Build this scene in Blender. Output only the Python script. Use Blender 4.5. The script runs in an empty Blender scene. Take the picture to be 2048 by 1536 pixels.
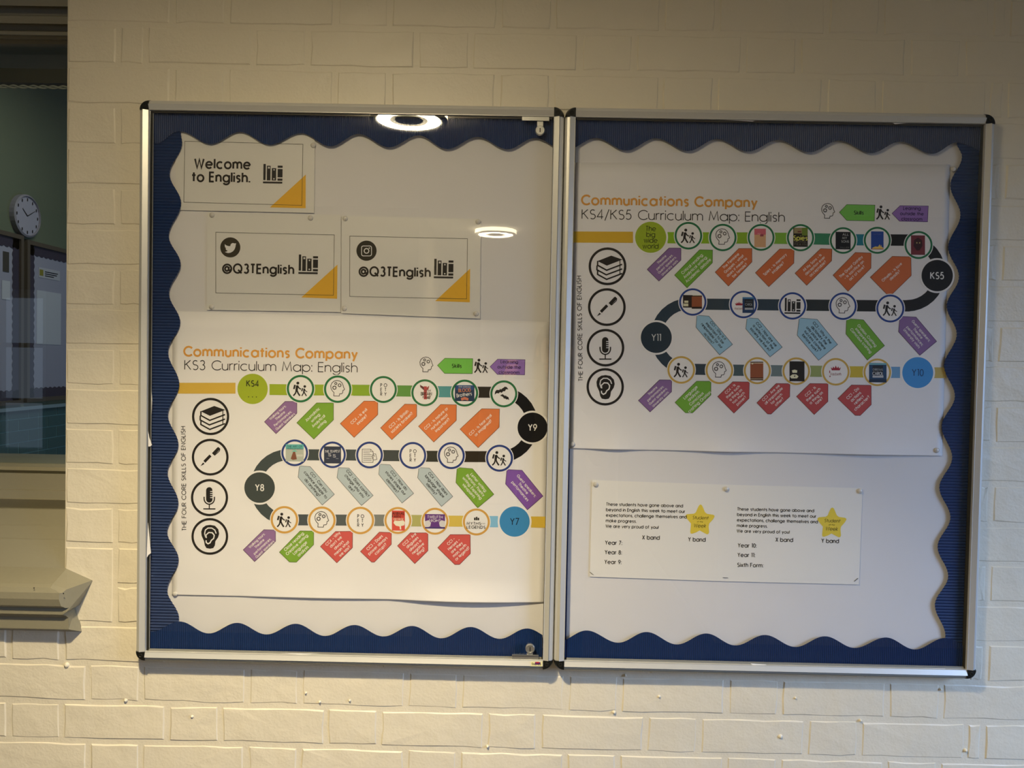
import bpy, math, random
import numpy as np
from mathutils import Vector, Matrix
random.seed(7)
C = bpy.context.scene.collection
S = bpy.context.scene
rad = math.radians

# ------------------------------------------------------------------ camera
Z0 = 0.95                      # height of the noticeboards' bottom edge above the floor
CAM = Vector((0.7835, -1.6067, Z0 + 0.6308))
YAW, PITCH, ROLL, F = 0.0075, -0.0252, -0.0192, 1538.0
def rotmat():
    cy, sy, cp, sp, cr, sr = (math.cos(YAW), math.sin(YAW), math.cos(PITCH), math.sin(PITCH), math.cos(ROLL), math.sin(ROLL))
    return (Matrix(((cy, -sy, 0), (sy, cy, 0), (0, 0, 1))) @ Matrix(((1, 0, 0), (0, cp, -sp), (0, sp, cp)))
            @ Matrix(((cr, 0, sr), (0, 1, 0), (-sr, 0, cr))))
R = rotmat()
cam = bpy.data.cameras.new('camera'); camo = bpy.data.objects.new('camera', cam); C.objects.link(camo)
cam.sensor_width = 36; cam.lens = F / 2048 * 36; cam.clip_start = 0.02
m = Matrix.Identity(4)
for i in range(3):
    m[i][0] = R[i][0]; m[i][1] = R[i][2]; m[i][2] = -R[i][1]; m[i][3] = CAM[i]
camo.matrix_world = m
S.camera = camo
def W(px, py, d=0.0):
    """point of the plane parallel to the wall, d metres in front of it, that the photograph shows at (px, py)"""
    v = R @ Vector((px - 1024, F, 768 - py))
    t = (-d - CAM.y) / v.y
    return CAM + v * t

# ------------------------------------------------------------------ world, lights, exposure
S.view_settings.view_transform = 'Standard'; S.view_settings.look = 'None'
S.view_settings.gamma = 1; S.view_settings.use_curve_mapping = False
S.view_settings.exposure = 0.0
S.cycles.use_denoising = True
S.cycles.max_bounces = 8; S.cycles.diffuse_bounces = 4; S.cycles.transparent_max_bounces = 12
wd = bpy.data.worlds.new('sky'); S.world = wd; wd.use_nodes = True
wd.node_tree.nodes['Background'].inputs[0].default_value = (0.62, 0.78, 1.0, 1)
wd.node_tree.nodes['Background'].inputs[1].default_value = 0.6
LAMP_EMIT = 150; LAMP2_EMIT = 70; LAMP_COL = (1.0, 0.83, 0.53)
def area(name, loc, rot, sx, sy, energy, col, spread=180):
    l = bpy.data.lights.new(name, 'AREA'); l.shape = 'RECTANGLE'; l.size = sx; l.size_y = sy
    l.energy = energy; l.color = col; l.spread = rad(spread)
    o = bpy.data.objects.new(name, l); C.objects.link(o); o.location = loc; o.rotation_euler = rot
    return o
# daylight outside the two rear windows, the sky beyond them
area('daylight_right', (3.72, -1.6, 1.75), (0, rad(44), rad(-30)), 1.2, 1.4, 47, (0.37, 0.57, 1.0), 100)
area('daylight_left', (-1.75, -3.3, 1.7), (rad(68), 0, rad(-12)), .7, 1.1, 4, (0.5, 0.68, 1.0), 150)
def downlight(name, loc, energy):
    l = bpy.data.lights.new(name, 'AREA'); l.shape = 'DISK'; l.size = .06; l.energy = energy; l.color = LAMP_COL; l.spread = rad(115)
    o = bpy.data.objects.new(name, l); C.objects.link(o); o.location = loc
downlight('lamp_light', (.34, -1.12, 2.415), 31)
downlight('lamp_light_passage', (.62, -3.5, 2.415), 12)
area('classroom_light', (-1.2, 3.2, 3.55), (0, 0, 0), 1.4, 0.4, 21, (0.95, 0.93, 0.82))
area('classroom_blue_fill', (0.9, 5.6, 1.6), (rad(80), 0, rad(115)), 1.6, 1.0, 18, (0.45, 0.66, 1.0))  # unseen bluish fill lamp inside the room, no window behind it

# ------------------------------------------------------------------ materials
def lin(c):
    return tuple(((x / 255) / 12.92 if x / 255 <= 0.04045 else ((x / 255 + 0.055) / 1.055) ** 2.4) for x in c) + (1,)
_m = {}
def mat(name, rgb, rough=0.6, metal=0.0, spec=0.4, coat=0.0, bump=None, var=0.0, emit=0.0, trans=0.0):
    if name in _m: return _m[name]
    M = bpy.data.materials.new(name); M.use_nodes = True; nt = M.node_tree; N = nt.nodes; L = nt.links
    b = N['Principled BSDF']; b.inputs['Base Color'].default_value = lin(rgb)
    b.inputs['Roughness'].default_value = rough; b.inputs['Metallic'].default_value = metal
    b.inputs['Specular IOR Level'].default_value = spec; b.inputs['Coat Weight'].default_value = coat
    if trans: b.inputs['Transmission Weight'].default_value = trans
    if emit:
        b.inputs['Emission Color'].default_value = lin(rgb); b.inputs['Emission Strength'].default_value = emit
    tc = N.new('ShaderNodeTexCoord') if (bump or var) else None
    if tc is not None:
        ge = N.new('ShaderNodeNewGeometry')
    if var:
        n = N.new('ShaderNodeTexNoise'); n.inputs['Scale'].default_value = 6; n.inputs['Detail'].default_value = 5
        L.new(ge.outputs['Position'], n.inputs['Vector'])
        mx = N.new('ShaderNodeMixRGB'); mx.blend_type = 'MULTIPLY'; mx.inputs[0].default_value = 1
        mx.inputs[1].default_value = lin(rgb)
        cr = N.new('ShaderNodeMapRange'); cr.inputs[1].default_value = .3; cr.inputs[2].default_value = .7
        cr.inputs[3].default_value = 1 - var; cr.inputs[4].default_value = 1
        L.new(n.outputs['Fac'], cr.inputs[0]); L.new(cr.outputs[0], mx.inputs[2]); L.new(mx.outputs[0], b.inputs['Base Color'])
    if bump:
        last = None
        for (sc, dist, det) in bump:
            n = N.new('ShaderNodeTexNoise'); n.inputs['Scale'].default_value = sc; n.inputs['Detail'].default_value = det
            L.new(ge.outputs['Position'], n.inputs['Vector'])
            bp = N.new('ShaderNodeBump'); bp.inputs['Distance'].default_value = dist; bp.inputs['Strength'].default_value = 1
            L.new(n.outputs['Fac'], bp.inputs['Height'])
            if last: L.new(last.outputs[0], bp.inputs['Normal'])
            last = bp
        L.new(last.outputs[0], b.inputs['Normal'])
    _m[name] = M
    return M
def glass_mat(name, strength=2.0, tint=(1, 1, 1)):
    """clear sheet: what it does not reflect passes straight through"""
    M = bpy.data.materials.new(name); M.use_nodes = True; nt = M.node_tree; N = nt.nodes; L = nt.links
    N.clear(); out = N.new('ShaderNodeOutputMaterial'); mx = N.new('ShaderNodeMixShader')
    tr = N.new('ShaderNodeBsdfTransparent'); tr.inputs[0].default_value = (*tint, 1)
    gl = N.new('ShaderNodeBsdfGlossy'); gl.inputs['Roughness'].default_value = 0.01
    fr = N.new('ShaderNodeFresnel'); fr.inputs[0].default_value = 1.5
    ge = N.new('ShaderNodeNewGeometry'); iv = N.new('ShaderNodeMath'); iv.operation = 'SUBTRACT'; iv.inputs[0].default_value = 1
    L.new(ge.outputs['Backfacing'], iv.inputs[1])
    mu = N.new('ShaderNodeMath'); mu.operation = 'MULTIPLY'; L.new(fr.outputs[0], mu.inputs[0]); L.new(iv.outputs[0], mu.inputs[1])
    m2 = N.new('ShaderNodeMath'); m2.operation = 'MULTIPLY'; m2.use_clamp = True; m2.inputs[1].default_value = strength
    L.new(mu.outputs[0], m2.inputs[0]); L.new(m2.outputs[0], mx.inputs[0]); L.new(tr.outputs[0], mx.inputs[1]); L.new(gl.outputs[0], mx.inputs[2])
    L.new(mx.outputs[0], out.inputs[0])
    return M
WALLP = mat('cream_gloss_wall_paint', (232, 223, 200), 0.42, spec=0.45, bump=[(210, .0005, 3), (34, .0014, 4), (11, .0035, 2)], var=.03)
PAPER = mat('white_paper', (236, 234, 232), 0.75, spec=0.2, bump=[(7, .0035, 3)])
BACKING = mat('white_backing_paper', (228, 226, 224), 0.8, spec=0.15, bump=[(5, .005, 3)])
LAM = mat('laminated_paper', (232, 230, 222), 0.28, spec=0.5, coat=.6, bump=[(14, .0012, 2)])
NAVY = mat('navy_corrugated_card', (14, 46, 94), 0.5, spec=0.45)
ALU = mat('brushed_aluminium', (216, 215, 208), 0.36, metal=0.35, spec=.5)
CHROME = mat('chrome', (215, 215, 208), 0.30, metal=.85)
BLACKP = mat('black_plastic', (22, 23, 20), 0.35)
DARKIN = mat('dark_bronze_lining', (78, 74, 58), 0.5, metal=.2)
GREYPAINT = mat('grey_olive_gloss_paint', (142, 137, 116), 0.4, bump=[(60, .0006, 2)])
INK = mat('black_ink', (26, 22, 18), 0.6)
GLASS = glass_mat('noticeboard_glazing', 1.9)
WGLASS = glass_mat('window_glazing', 2.2, (.93, .97, .96))
PIN = mat('clear_push_pin', (214, 210, 200), 0.18, spec=.6, coat=.5)

# ------------------------------------------------------------------ mesh builder
def tagp(o, label=None, cat=None, group=None, kind=None):
    if label: o['label'] = label
    if cat: o['category'] = cat
    if group: o['group'] = group
    if kind: o['kind'] = kind
    return o
origin = {}
class MB:
    def __init__(s): s.v = []; s.f = []; s.m = []
    def face(s, pts, mi=0):
        n = len(s.v); s.v += [tuple(p) for p in pts]; s.f.append(tuple(range(n, n + len(pts)))); s.m.append(mi)
    def grid(s, rows, mi=0, closed=False):
        n = len(s.v); w = len(rows[0])
        for r in rows: s.v += [tuple(p) for p in r]
        for i in range(len(rows) - 1):
            for j in range(w if closed else w - 1):
                k = (j + 1) % w
                s.f.append((n + i * w + j, n + i * w + k, n + (i + 1) * w + k, n + (i + 1) * w + j)); s.m.append(mi)
    def box(s, x0, x1, y0, y1, z0, z1, mi=0):
        n = len(s.v)
        s.v += [(x0, y0, z0), (x1, y0, z0), (x1, y1, z0), (x0, y1, z0), (x0, y0, z1), (x1, y0, z1), (x1, y1, z1), (x0, y1, z1)]
        for f in ((0, 3, 2, 1), (4, 5, 6, 7), (0, 1, 5, 4), (1, 2, 6, 5), (2, 3, 7, 6), (3, 0, 4, 7)):
            s.f.append(tuple(n + i for i in f)); s.m.append(mi)
    def lathe(s, c, axis, prof, seg=24, mi=0, caps=True):
        """prof: (radius, distance along axis)"""
        a = Vector(axis).normalized(); u = a.orthogonal().normalized(); w = a.cross(u); c = Vector(c)
        rows = [[c + a * h + (u * math.cos(t) + w * math.sin(t)) * r for t in [2 * math.pi * k / seg for k in range(seg)]] for r, h in prof]
        s.grid(rows, mi, True)
        if caps:
            s.face(rows[0][::-1], mi); s.face(rows[-1], mi)
    def sweep(s, prof, a, b, mi=0):
        """prof: list of 3-D offset points, swept straight from a to b"""
        a = Vector(a); b = Vector(b)
        s.grid([[a + Vector(p) for p in prof], [b + Vector(p) for p in prof]], mi, True)
        s.face([a + Vector(p) for p in prof], mi); s.face([b + Vector(p) for p in prof][::-1], mi)
    def build(s, name, mats, parent=None, smooth=False, **tags):
        o = None
        if parent is None:
            P = np.array(s.v); c = Vector((float((P[:, 0].min() + P[:, 0].max()) / 2), float((P[:, 1].min() + P[:, 1].max()) / 2), float(P[:, 2].min())))
        else: c = origin[parent.name]
        me = bpy.data.meshes.new(name); me.from_pydata([(x - c[0], y - c[1], z - c[2]) for x, y, z in s.v], [], s.f)
        for mm in (mats if isinstance(mats, (list, tuple)) else [mats]): me.materials.append(mm)
        me.polygons.foreach_set('material_index', s.m)
        if smooth: me.polygons.foreach_set('use_smooth', [True] * len(s.f))
        me.update()
        o = bpy.data.objects.new(name, me); C.objects.link(o)
        if parent is None: o.location = c
        else: o.parent = parent
        origin[o.name] = c
        tagp(o, **tags)
        return o
def empty(name, loc, **tags):
    o = bpy.data.objects.new(name, None); C.objects.link(o); o.location = loc; o.empty_display_size = .05
    origin[o.name] = Vector(loc); tagp(o, **tags); return o
def recalc(o):
    import bmesh
    bm = bmesh.new(); bm.from_mesh(o.data); bmesh.ops.remove_doubles(bm, verts=bm.verts, dist=1e-6)
    bmesh.ops.recalc_face_normals(bm, faces=bm.faces); bm.to_mesh(o.data); bm.free(); return o

# ------------------------------------------------------------------ flat print helpers (pixel plane -> sheet plane)
def ribbon(pts, w, closed=False):
    pts = [Vector(p) for p in pts]; n = len(pts); Lr = []; Rr = []
    for i in range(n):
        a = pts[i - 1] if (i > 0 or closed) else None
        b = pts[(i + 1) % n] if (i < n - 1 or closed) else None
        d1 = (pts[i] - a) if a is not None else None; d2 = (b - pts[i]) if b is not None else None
        if d1 is None or d1.length < 1e-9: d1 = d2
        if d2 is None or d2.length < 1e-9: d2 = d1
        if d1 is None: continue
        d1 = d1.normalized(); d2 = d2.normalized()
        n1 = Vector((-d1.y, d1.x)); n2 = Vector((-d2.y, d2.x)); nn = n1 + n2
        if nn.length < .3: nn = n1
        nn = nn.normalized(); k = 1 / max(.45, nn.dot(n1))
        Lr.append(pts[i] + nn * w / 2 * k); Rr.append(pts[i] - nn * w / 2 * k)
    if closed: Lr.append(Lr[0]); Rr.append(Rr[0])
    return [(Lr[i], Rr[i], Rr[i + 1], Lr[i + 1]) for i in range(len(Lr) - 1)]
def arc(cx, cy, rx, ry, a0, a1, n=None):
    n = n or max(3, int(abs(a1 - a0) / 22))
    return [(cx + rx * math.cos(rad(a0 + (a1 - a0) * i / n)), cy + ry * math.sin(rad(a0 + (a1 - a0) * i / n))) for i in range(n + 1)]
class Print(MB):
    """ink shapes given where the photograph shows them, laid on a sheet d metres in front of the wall"""
    def __init__(s, d): super().__init__(); s.d = d
    def poly(s, pts, mi=0, lift=0): s.face([W(p[0], p[1], s.d + lift) for p in pts], mi)
    def disc(s, cx, cy, r, mi=0, lift=0, n=36): s.poly([(cx + r * math.cos(2 * math.pi * k / n), cy + r * math.sin(2 * math.pi * k / n)) for k in range(n)], mi, lift)
    def ring(s, cx, cy, ro, ri, mi=0, lift=0, a0=0, a1=360, n=40):
        o = arc(cx, cy, ro, ro, a0, a1, n); i = arc(cx, cy, ri, ri, a0, a1, n)
        s.grid([[W(*p, s.d + lift) for p in o], [W(*p, s.d + lift) for p in i]], mi)
    def line(s, pts, w, mi=0, lift=0, closed=False):
        for q in ribbon(pts, w, closed): s.poly(q, mi, lift)
    def rect(s, x0, y0, x1, y1, mi=0, lift=0, sk=.0148):
        s.poly([(x0, y0), (x1, y0 + (x1 - x0) * sk), (x1, y1 + (x1 - x0) * sk), (x0, y1)], mi, lift)

_c = arc(.34, .35, .34, .35, 0, 360, 18)
def _dot(x, y): return [(x, y - .07), (x, y + .07)]
Sh = [(.40, .60)] + arc(.21, .525, .17, .165, 45, 250, 8) + arc(.19, .18, .18, .17, 80, -130, 8)
SH = arc(.25, .745, .21, .24, 40, 255, 9) + arc(.25, .26, .24, .26, 78, -140, 10)
GL = {
 'a': (.68, [_c, [(.68, .72), (.68, 0)]]), 'b': (.68, [_c, [(0, 1.02), (0, 0)]]), 'c': (.60, [arc(.34, .35, .34, .35, 48, 312)]),
 'd': (.68, [_c, [(.68, 1.02), (.68, 0)]]), 'e': (.68, [[(0.01, .36), (.68, .36)], arc(.34, .35, .34, .35, 2, 318)]),
 'f': (.30, [[(.12, 0), (.12, .8)] + arc(.29, .82, .17, .18, 180, 95), [(-.04, .67), (.28, .67)]]),
 'g': (.68, [_c, [(.68, .72), (.68, 0)] + arc(.34, -.02, .34, .27, 0, -155)]),
 'h': (.52, [[(0, 1.02), (0, 0)], [(0, .40)] + arc(.26, .42, .26, .28, 175, 0) + [(.52, 0)]]),
 'i': (0.0, [[(0, .7), (0, 0)], _dot(0, .95)]), 'j': (.08, [[(.08, .7), (.08, -.2), (-.02, -.28)], _dot(.08, .95)]),
 'k': (.44, [[(0, 1.02), (0, 0)], [(.38, .7), (0, .3)], [(.12, .42), (.43, 0)]]), 'l': (0.0, [[(0, 1.02), (0, 0)]]),
 'm': (.92, [[(0, .72), (0, 0)], [(0, .42)] + arc(.23, .44, .23, .26, 175, 0) + [(.46, 0)], [(.46, .42)] + arc(.69, .44, .23, .26, 175, 0) + [(.92, 0)]]),
 'n': (.52, [[(0, .72), (0, 0)], [(0, .40)] + arc(.26, .42, .26, .28, 175, 0) + [(.52, 0)]]),
 'o': (.68, [_c]), 'p': (.68, [_c, [(0, .72), (0, -.29)]]), 'q': (.68, [_c, [(.68, .72), (.68, -.29)]]),
 'r': (.26, [[(0, .72), (0, 0)], [(0, .40)] + arc(.24, .43, .24, .27, 170, 75)]), 's': (.40, [Sh]),
 't': (.30, [[(.15, .97), (.15, 0)], [(-.05, .67), (.35, .67)]]),
 'u': (.52, [[(0, .7)] + arc(.26, .28, .26, .28, 180, 360) + [(.52, .3)], [(.52, .7), (.52, 0)]]),
 'v': (.50, [[(0, .7), (.25, 0), (.5, .7)]]), 'w': (.80, [[(0, .7), (.2, 0), (.4, .7), (.6, 0), (.8, .7)]]),
 'x': (.46, [[(0, .7), (.46, 0)], [(.46, .7), (0, 0)]]), 'y': (.52, [[(0, .7), (.27, .06)], [(.52, .7), (.13, -.29)]]),
 'z': (.42, [[(0, .68), (.42, .68), (0, .02), (.42, .02)]]),
 'A': (.72, [[(0, 0), (.36, 1), (.72, 0)], [(.13, .33), (.59, .33)]]),
 'B': (.46, [[(.25, 1), (0, 1), (0, 0), (.25, 0)], [(.25, 1)] + arc(.25, .77, .18, .23, 90, -90) + arc(.25, .27, .22, .27, 90, -90)]),
 'C': (.80, [arc(.50, .5, .48, .5, 42, 318)]), 'D': (.66, [[(.2, 0), (0, 0), (0, 1), (.2, 1)] + arc(.2, .5, .46, .5, 90, -90)]),
 'E': (.46, [[(.46, 1), (0, 1), (0, 0), (.46, 0)], [(0, .54), (.44, .54)]]), 'F': (.44, [[(.44, 1), (0, 1), (0, 0)], [(0, .54), (.42, .54)]]),
 'G': (.90, [arc(.50, .5, .48, .5, 42, 360) + [(.55, .5)]]), 'H': (.60, [[(0, 1), (0, 0)], [(.6, 1), (.6, 0)], [(0, .54), (.6, .54)]]),
 'I': (0.0, [[(0, 1), (0, 0)]]), 'J': (.36, [[(.36, 1), (.36, .2)] + arc(.18, .18, .18, .18, 0, -160)]),
 'K': (.56, [[(0, 1), (0, 0)], [(.52, 1), (0, .46)], [(.14, .6), (.56, 0)]]), 'L': (.38, [[(0, 1), (0, 0), (.38, 0)]]),
 'M': (.84, [[(0, 0), (.12, 1), (.42, .12), (.72, 1), (.84, 0)]]), 'N': (.62, [[(0, 0), (0, 1), (.62, 0), (.62, 1)]]),
 'O': (.92, [arc(.46, .5, .46, .5, 0, 360, 22)]), 'P': (.46, [[(0, 0), (0, 1), (.22, 1)] + arc(.22, .74, .24, .26, 90, -90) + [(0, .48)]]),
 'Q': (.96, [arc(.46, .5, .46, .5, 0, 360, 22), [(.52, .36), (.92, -.04)]]),
 'R': (.48, [[(0, 0), (0, 1), (.22, 1)] + arc(.22, .74, .24, .26, 90, -90) + [(0, .48)], [(.2, .48), (.48, 0)]]),
 'S': (.50, [SH]), 'T': (.46, [[(0, 1), (.46, 1)], [(.23, 1), (.23, 0)]]), 'U': (.56, [[(0, 1)] + arc(.28, .28, .28, .28, 180, 360) + [(.56, 1)]]),
 'V': (.66, [[(0, 1), (.33, 0), (.66, 1)]]), 'W': (.98, [[(0, 1), (.25, 0), (.49, .95), (.73, 0), (.98, 1)]]),
 'X': (.56, [[(0, 1), (.56, 0)], [(.56, 1), (0, 0)]]), 'Y': (.58, [[(0, 1), (.29, .5), (.58, 1)], [(.29, .5), (.29, 0)]]),
 'Z': (.5, [[(0, 1), (.5, 1), (0, 0), (.5, 0)]]),
 '0': (.5, [arc(.25, .5, .25, .5, 0, 360, 18)]), '1': (.2, [[(0, 1), (.18, 1), (.18, 0)]]),
 '2': (.5, [arc(.25, .74, .22, .26, 165, -30) + [(.02, .02), (.5, .02)]]),
 '3': (.48, [arc(.22, .76, .2, .24, 150, -80) , arc(.22, .27, .24, .27, 85, -150)]),
 '4': (.54, [[(.4, 0), (.4, 1), (0, .24), (.54, .24)]]),
 '5': (.5, [[(.42, 1), (.12, 1), (.05, .56)] + arc(.22, .32, .25, .32, 110, -140)]),
 '6': (.5, [arc(.25, .3, .24, .3, 0, 360, 16), [(.35, 1), (.05, .42)]]),
 '7': (.5, [[(0, 1), (.48, 1), (.12, 0)]]), '8': (.5, [arc(.25, .76, .2, .23, 0, 360, 14), arc(.25, .27, .24, .27, 0, 360, 16)]),
 '9': (.5, [arc(.25, .7, .24, .3, 0, 360, 16), [(.45, .56), (.15, 0)]]),
 '.': (.0, [_dot(0, .05)]), ',': (.0, [[(.03, .08), (-.04, -.14)]]), ':': (.0, [_dot(0, .06), _dot(0, .62)]), ';': (.0, [[(.03, .08), (-.04, -.14)], _dot(0, .62)]),
 "'": (.0, [[(0, 1), (0, .78)]]), '-': (.45, [[(0, .38), (.45, .38)]]), '/': (.36, [[(.36, 1.05), (0, -.15)]]),
 '!': (.0, [[(0, 1), (0, .28)], _dot(0, .05)]), '?': (.42, [arc(.2, .78, .2, .22, 170, -60) + [(.2, .42), (.2, .28)], _dot(.2, .05)]),
 '&': (.6, [[(.6, 0), (.1, .75)] + arc(.24, .82, .15, .17, 180, 0) + [(.36, .66), (.06, .4)] + arc(.24, .24, .22, .24, 160, 360)]),
 '@': (.98, [arc(.49, .45, .49, .5, -50, 315, 26), arc(.46, .45, .22, .24, 0, 360, 14), [(.70, .68), (.66, .32), (.80, .24), (.97, .42)]]),
}
def text_width(t, sp):
    w = 0
    for ch in t: w += .44 if ch == ' ' else GL[ch][0] + sp
    return w - sp
def text(P, lines, cx, cy, ang, cap, weight=.11, spacing=1.5, align='c', width=None, mi=0, lift=0, sp=None, slant=0):
    sp = (.075 + weight) if sp is None else sp
    """lines of lettering centred (or starting, align='l') at photograph point cx, cy; cap = capital height there"""
    if isinstance(lines, str): lines = [lines]
    ca, sa = math.cos(rad(ang)), math.sin(rad(ang))
    layer = 0
    for li, t in enumerate(lines):
        tw = text_width(t, sp); k = (width / cap / tw) if width else 1
        x = -tw * k / 2 if align == 'c' else 0
        y = -.5 - (li - (len(lines) - 1) / 2) * spacing if align == 'c' else -li * spacing
        for ch in t:
            if ch == ' ': x += .44 * k; continue
            adv, st = GL[ch]
            for pl in st:
                layer = (layer + 1) % 3
                pl2 = [(x + (p[0] + slant * p[1]) * k, y + p[1]) for p in pl]
                closed = len(pl2) > 4 and (Vector(pl2[0]) - Vector(pl2[-1])).length < 1e-4
                if closed: pl2 = pl2[:-1]
                for q in ribbon(pl2, weight, closed):
                    P.poly([(cx + (p[0] * ca - p[1] * sa) * cap, cy - (p[0] * sa + p[1] * ca) * cap) for p in q], mi, lift + layer * .00002)
            x += (adv + sp) * k
# ------------------------------------------------------------------ the wall, brick by brick
XR = W(133, 560, 0).x                         # right edge of the window opening
PZ, JZ, HP, HX = 0.0836, Z0 + 1.1526, 0.33746, 0.11093
W1 = 1.74; HB = 1.157; XM = 0.8685            # noticeboard pair: total width, height, meeting line
ZS = W(60, 1255, 0).z                         # underside of the window sill at the wall
CEIL = 2.46; YR = -2.85; XL, XRR = -4.6, 3.56
wb = MB()
wb.box(XR, XRR, 0, .30, 0, CEIL)
wb.box(XL, XR, 0, .30, 0, ZS)
wb.box(XL, XR, 0, .30, CEIL - .06, CEIL)
wall = wb.build('wall_front', WALLP, kind='structure')
def brick_verts(x0, x1, z0, z1, rng, proud):
    w, h = x1 - x0, z1 - z0; nx = 5 if w > .15 else 3
    per = [(x0 + w * i / nx, z0) for i in range(nx)] + [(x1, z0), (x1, z0 + h / 2)] + [(x1 - w * i / nx, z1) for i in range(nx)] + [(x0, z1), (x0, z0 + h / 2)]
    cx, cz = (x0 + x1) / 2, (z0 + z1) / 2; b = .0035
    outer = []; inner = []
    for (x, z) in per:
        jx, jz = rng.uniform(-.0007, .0007), rng.uniform(-.0009, .0009)
        outer.append((x + jx, 0.001, z + jz))
        sx = 1 if x > cx + w * .49 else (-1 if x < cx - w * .49 else 0); sz = 1 if z > cz + h * .4 else (-1 if z < cz - h * .4 else 0)
        inner.append((x + jx * 1.6 - sx * b * rng.uniform(.6, 1.5), -proud - rng.uniform(-.0005, .0005), z + jz * 1.6 - sz * b * rng.uniform(.5, 1.3)))
    return outer, inner, (cx, -proud - .0004, cz)
def add_brick(mb, x0, x1, z0, z1, rng):
    o, i, c = brick_verts(x0, x1, z0, z1, rng, rng.uniform(.0011, .0021))
    mb.grid([o, i], 0, True)
    n = len(mb.v); mb.v += [c] + i
    for k in range(len(i)):
        mb.f.append((n, n + 1 + (k + 1) % len(i), n + 1 + k)); mb.m.append(0)
rng = random.Random(3)
far = MB(); J = .0048
nb = 0
for mrow in range(-25, 8):
    z0, z1 = JZ + mrow * PZ + J, JZ + (mrow + 1) * PZ - J
    if z0 < .05 or z1 > CEIL: continue
    odd = mrow % 2; segs = []
    for n in range(-16, 18):
        hc = HX + HP * n + (HP / 2 if odd else 0)
        segs.append((hc - .0512, hc + .0512)); segs.append((hc + .0512 + .0102, hc + HP - .0512 - .0102))
    beside = mrow >= -13
    out = []
    for a, b in segs:
        if beside and b < XR + .02: continue
        if b < XL or a > XRR - .02: continue
        if beside and odd and XR + .02 <= a < -.05: continue
        if beside and a < XR + .02:
            a = XR + .0006
            if odd and b < 0.02: b = -.0625; out.append((-.0535, -.0075))
            if mrow == -12: a = -.0535
            if mrow == -13:
                continue
        if not odd and 1.70 < a < 1.76: out += [(1.7445, 1.7705)]; continue
        if not odd and 1.84 < a < 1.90: a = 1.7805
        out.append((a, b))
    if mrow == -13: out.append((-.0535, -.0075))
    for a, b in out:
        if a > .05 and b < W1 - .05 and z0 > Z0 + .05 and z1 < Z0 + HB - .05: continue
        near = (XR - .25 < a and b < 2.25 and z0 > .60 and z1 < 2.60)
        if near and nb < 285:
            mb = MB(); add_brick(mb, a, b, z0, z1, rng); mb.build('brick', WALLP, wall); nb += 1
        else: add_brick(far, a, b, z0, z1, rng)
mb = MB(); add_brick(mb, XR + .0006, -.0625, JZ - 13 * PZ + J, JZ - 11 * PZ - J, rng); mb.build('brick', WALLP, wall)
far.build('brick_courses', WALLP, wall, kind='stuff')
# lumps and chips of old paint
lump = MB()
for px, py, r in ((134, 1330, .006), (118, 1252, .004), (640, 1403, .003), (1560, 1472, .005), (385, 1432, .0035), (252, 1400, .004), (1318, 1392, .0035), (1590, 1395, .0028), (1720, 1440, .003), (975, 1492, .003), (700, 1400, .0028), (1228, 1424, .0036), (1880, 1378, .003), (1930, 1500, .004), (612, 1385, .0026), (1250, 1350, .003)):
    c = W(px, py, 0); lump.lathe(c, (0, -1, 0), [(r, 0), (r * .9, .003), (r * .55, .005), (r * .12, .0058)], 10)
lump.build('paint_blob', WALLP, wall, smooth=True, kind='stuff')

# ------------------------------------------------------------------ the rest of the corridor
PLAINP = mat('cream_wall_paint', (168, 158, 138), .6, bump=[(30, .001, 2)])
def struct(name, boxes, m, parent=None):
    b = MB()
    for q in boxes: b.box(*q)
    return b.build(name, m, parent, kind='structure' if parent is None else None)
struct('floor', [(XL, XRR, -7.2, 0, -.06, 0)], mat('brown_lino', (84, 74, 62), .35, bump=[(3, .002, 2)]))
struct('ceiling', [(XL, XRR, -7.2, .3, CEIL, CEIL + .06)], mat('white_ceiling', (226, 222, 212), .8))
struct('wall_left', [(XL - .1, XL, YR, .3, 0, CEIL)], PLAINP)
WY0, WY1, WZ0, WZ1 = -2.35, -.85, .7, 2.3
struct('wall_right', [(XRR, XRR + .1, YR, WY0, 0, CEIL), (XRR, XRR + .1, WY1, .3, 0, CEIL), (XRR, XRR + .1, WY0, WY1, 0, WZ0), (XRR, XRR + .1, WY0, WY1, WZ1, CEIL)], PLAINP)
OP0, OP1 = .20, 1.95
WIN = [(-3.1, -2.12, .95, 1.99), (-1.96, -1.38, .95, 1.99)]
rear = []; x = XL
for (a, b, c, d) in WIN[:2] + [(OP0, OP1, 0, CEIL)]   :
    rear.append((x, a, YR - .2, YR, 0, CEIL))
    if c > 0: rear.append((a, b, YR - .2, YR, 0, c))
    if d < CEIL: rear.append((a, b, YR - .2, YR, d, CEIL))
    x = b
rear.append((x, XRR, YR - .2, YR, 0, CEIL))
struct('wall_rear', rear, PLAINP)
struct('wall_passage', [(OP0 - .1, OP0, -7.2, YR - .2, 0, CEIL), (OP1, OP1 + .1, -7.2, YR - .2, 0, CEIL), (OP0 - .1, OP1 + .1, -7.3, -7.2, 0, CEIL)], PLAINP)
dr = struct('door_1', [(OP0 + .15, OP0 + 1.0, -7.2, -7.15, 0, 2.05)], mat('white_gloss_door', (238, 238, 236), .3))
h = MB(); h.box(OP0 + .2, OP0 + .34, -7.15, -7.10, 1.0, 1.02); h.build('handle', CHROME, dr)
WHITEF = mat('white_window_frame', (225, 225, 222), .4)
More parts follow.
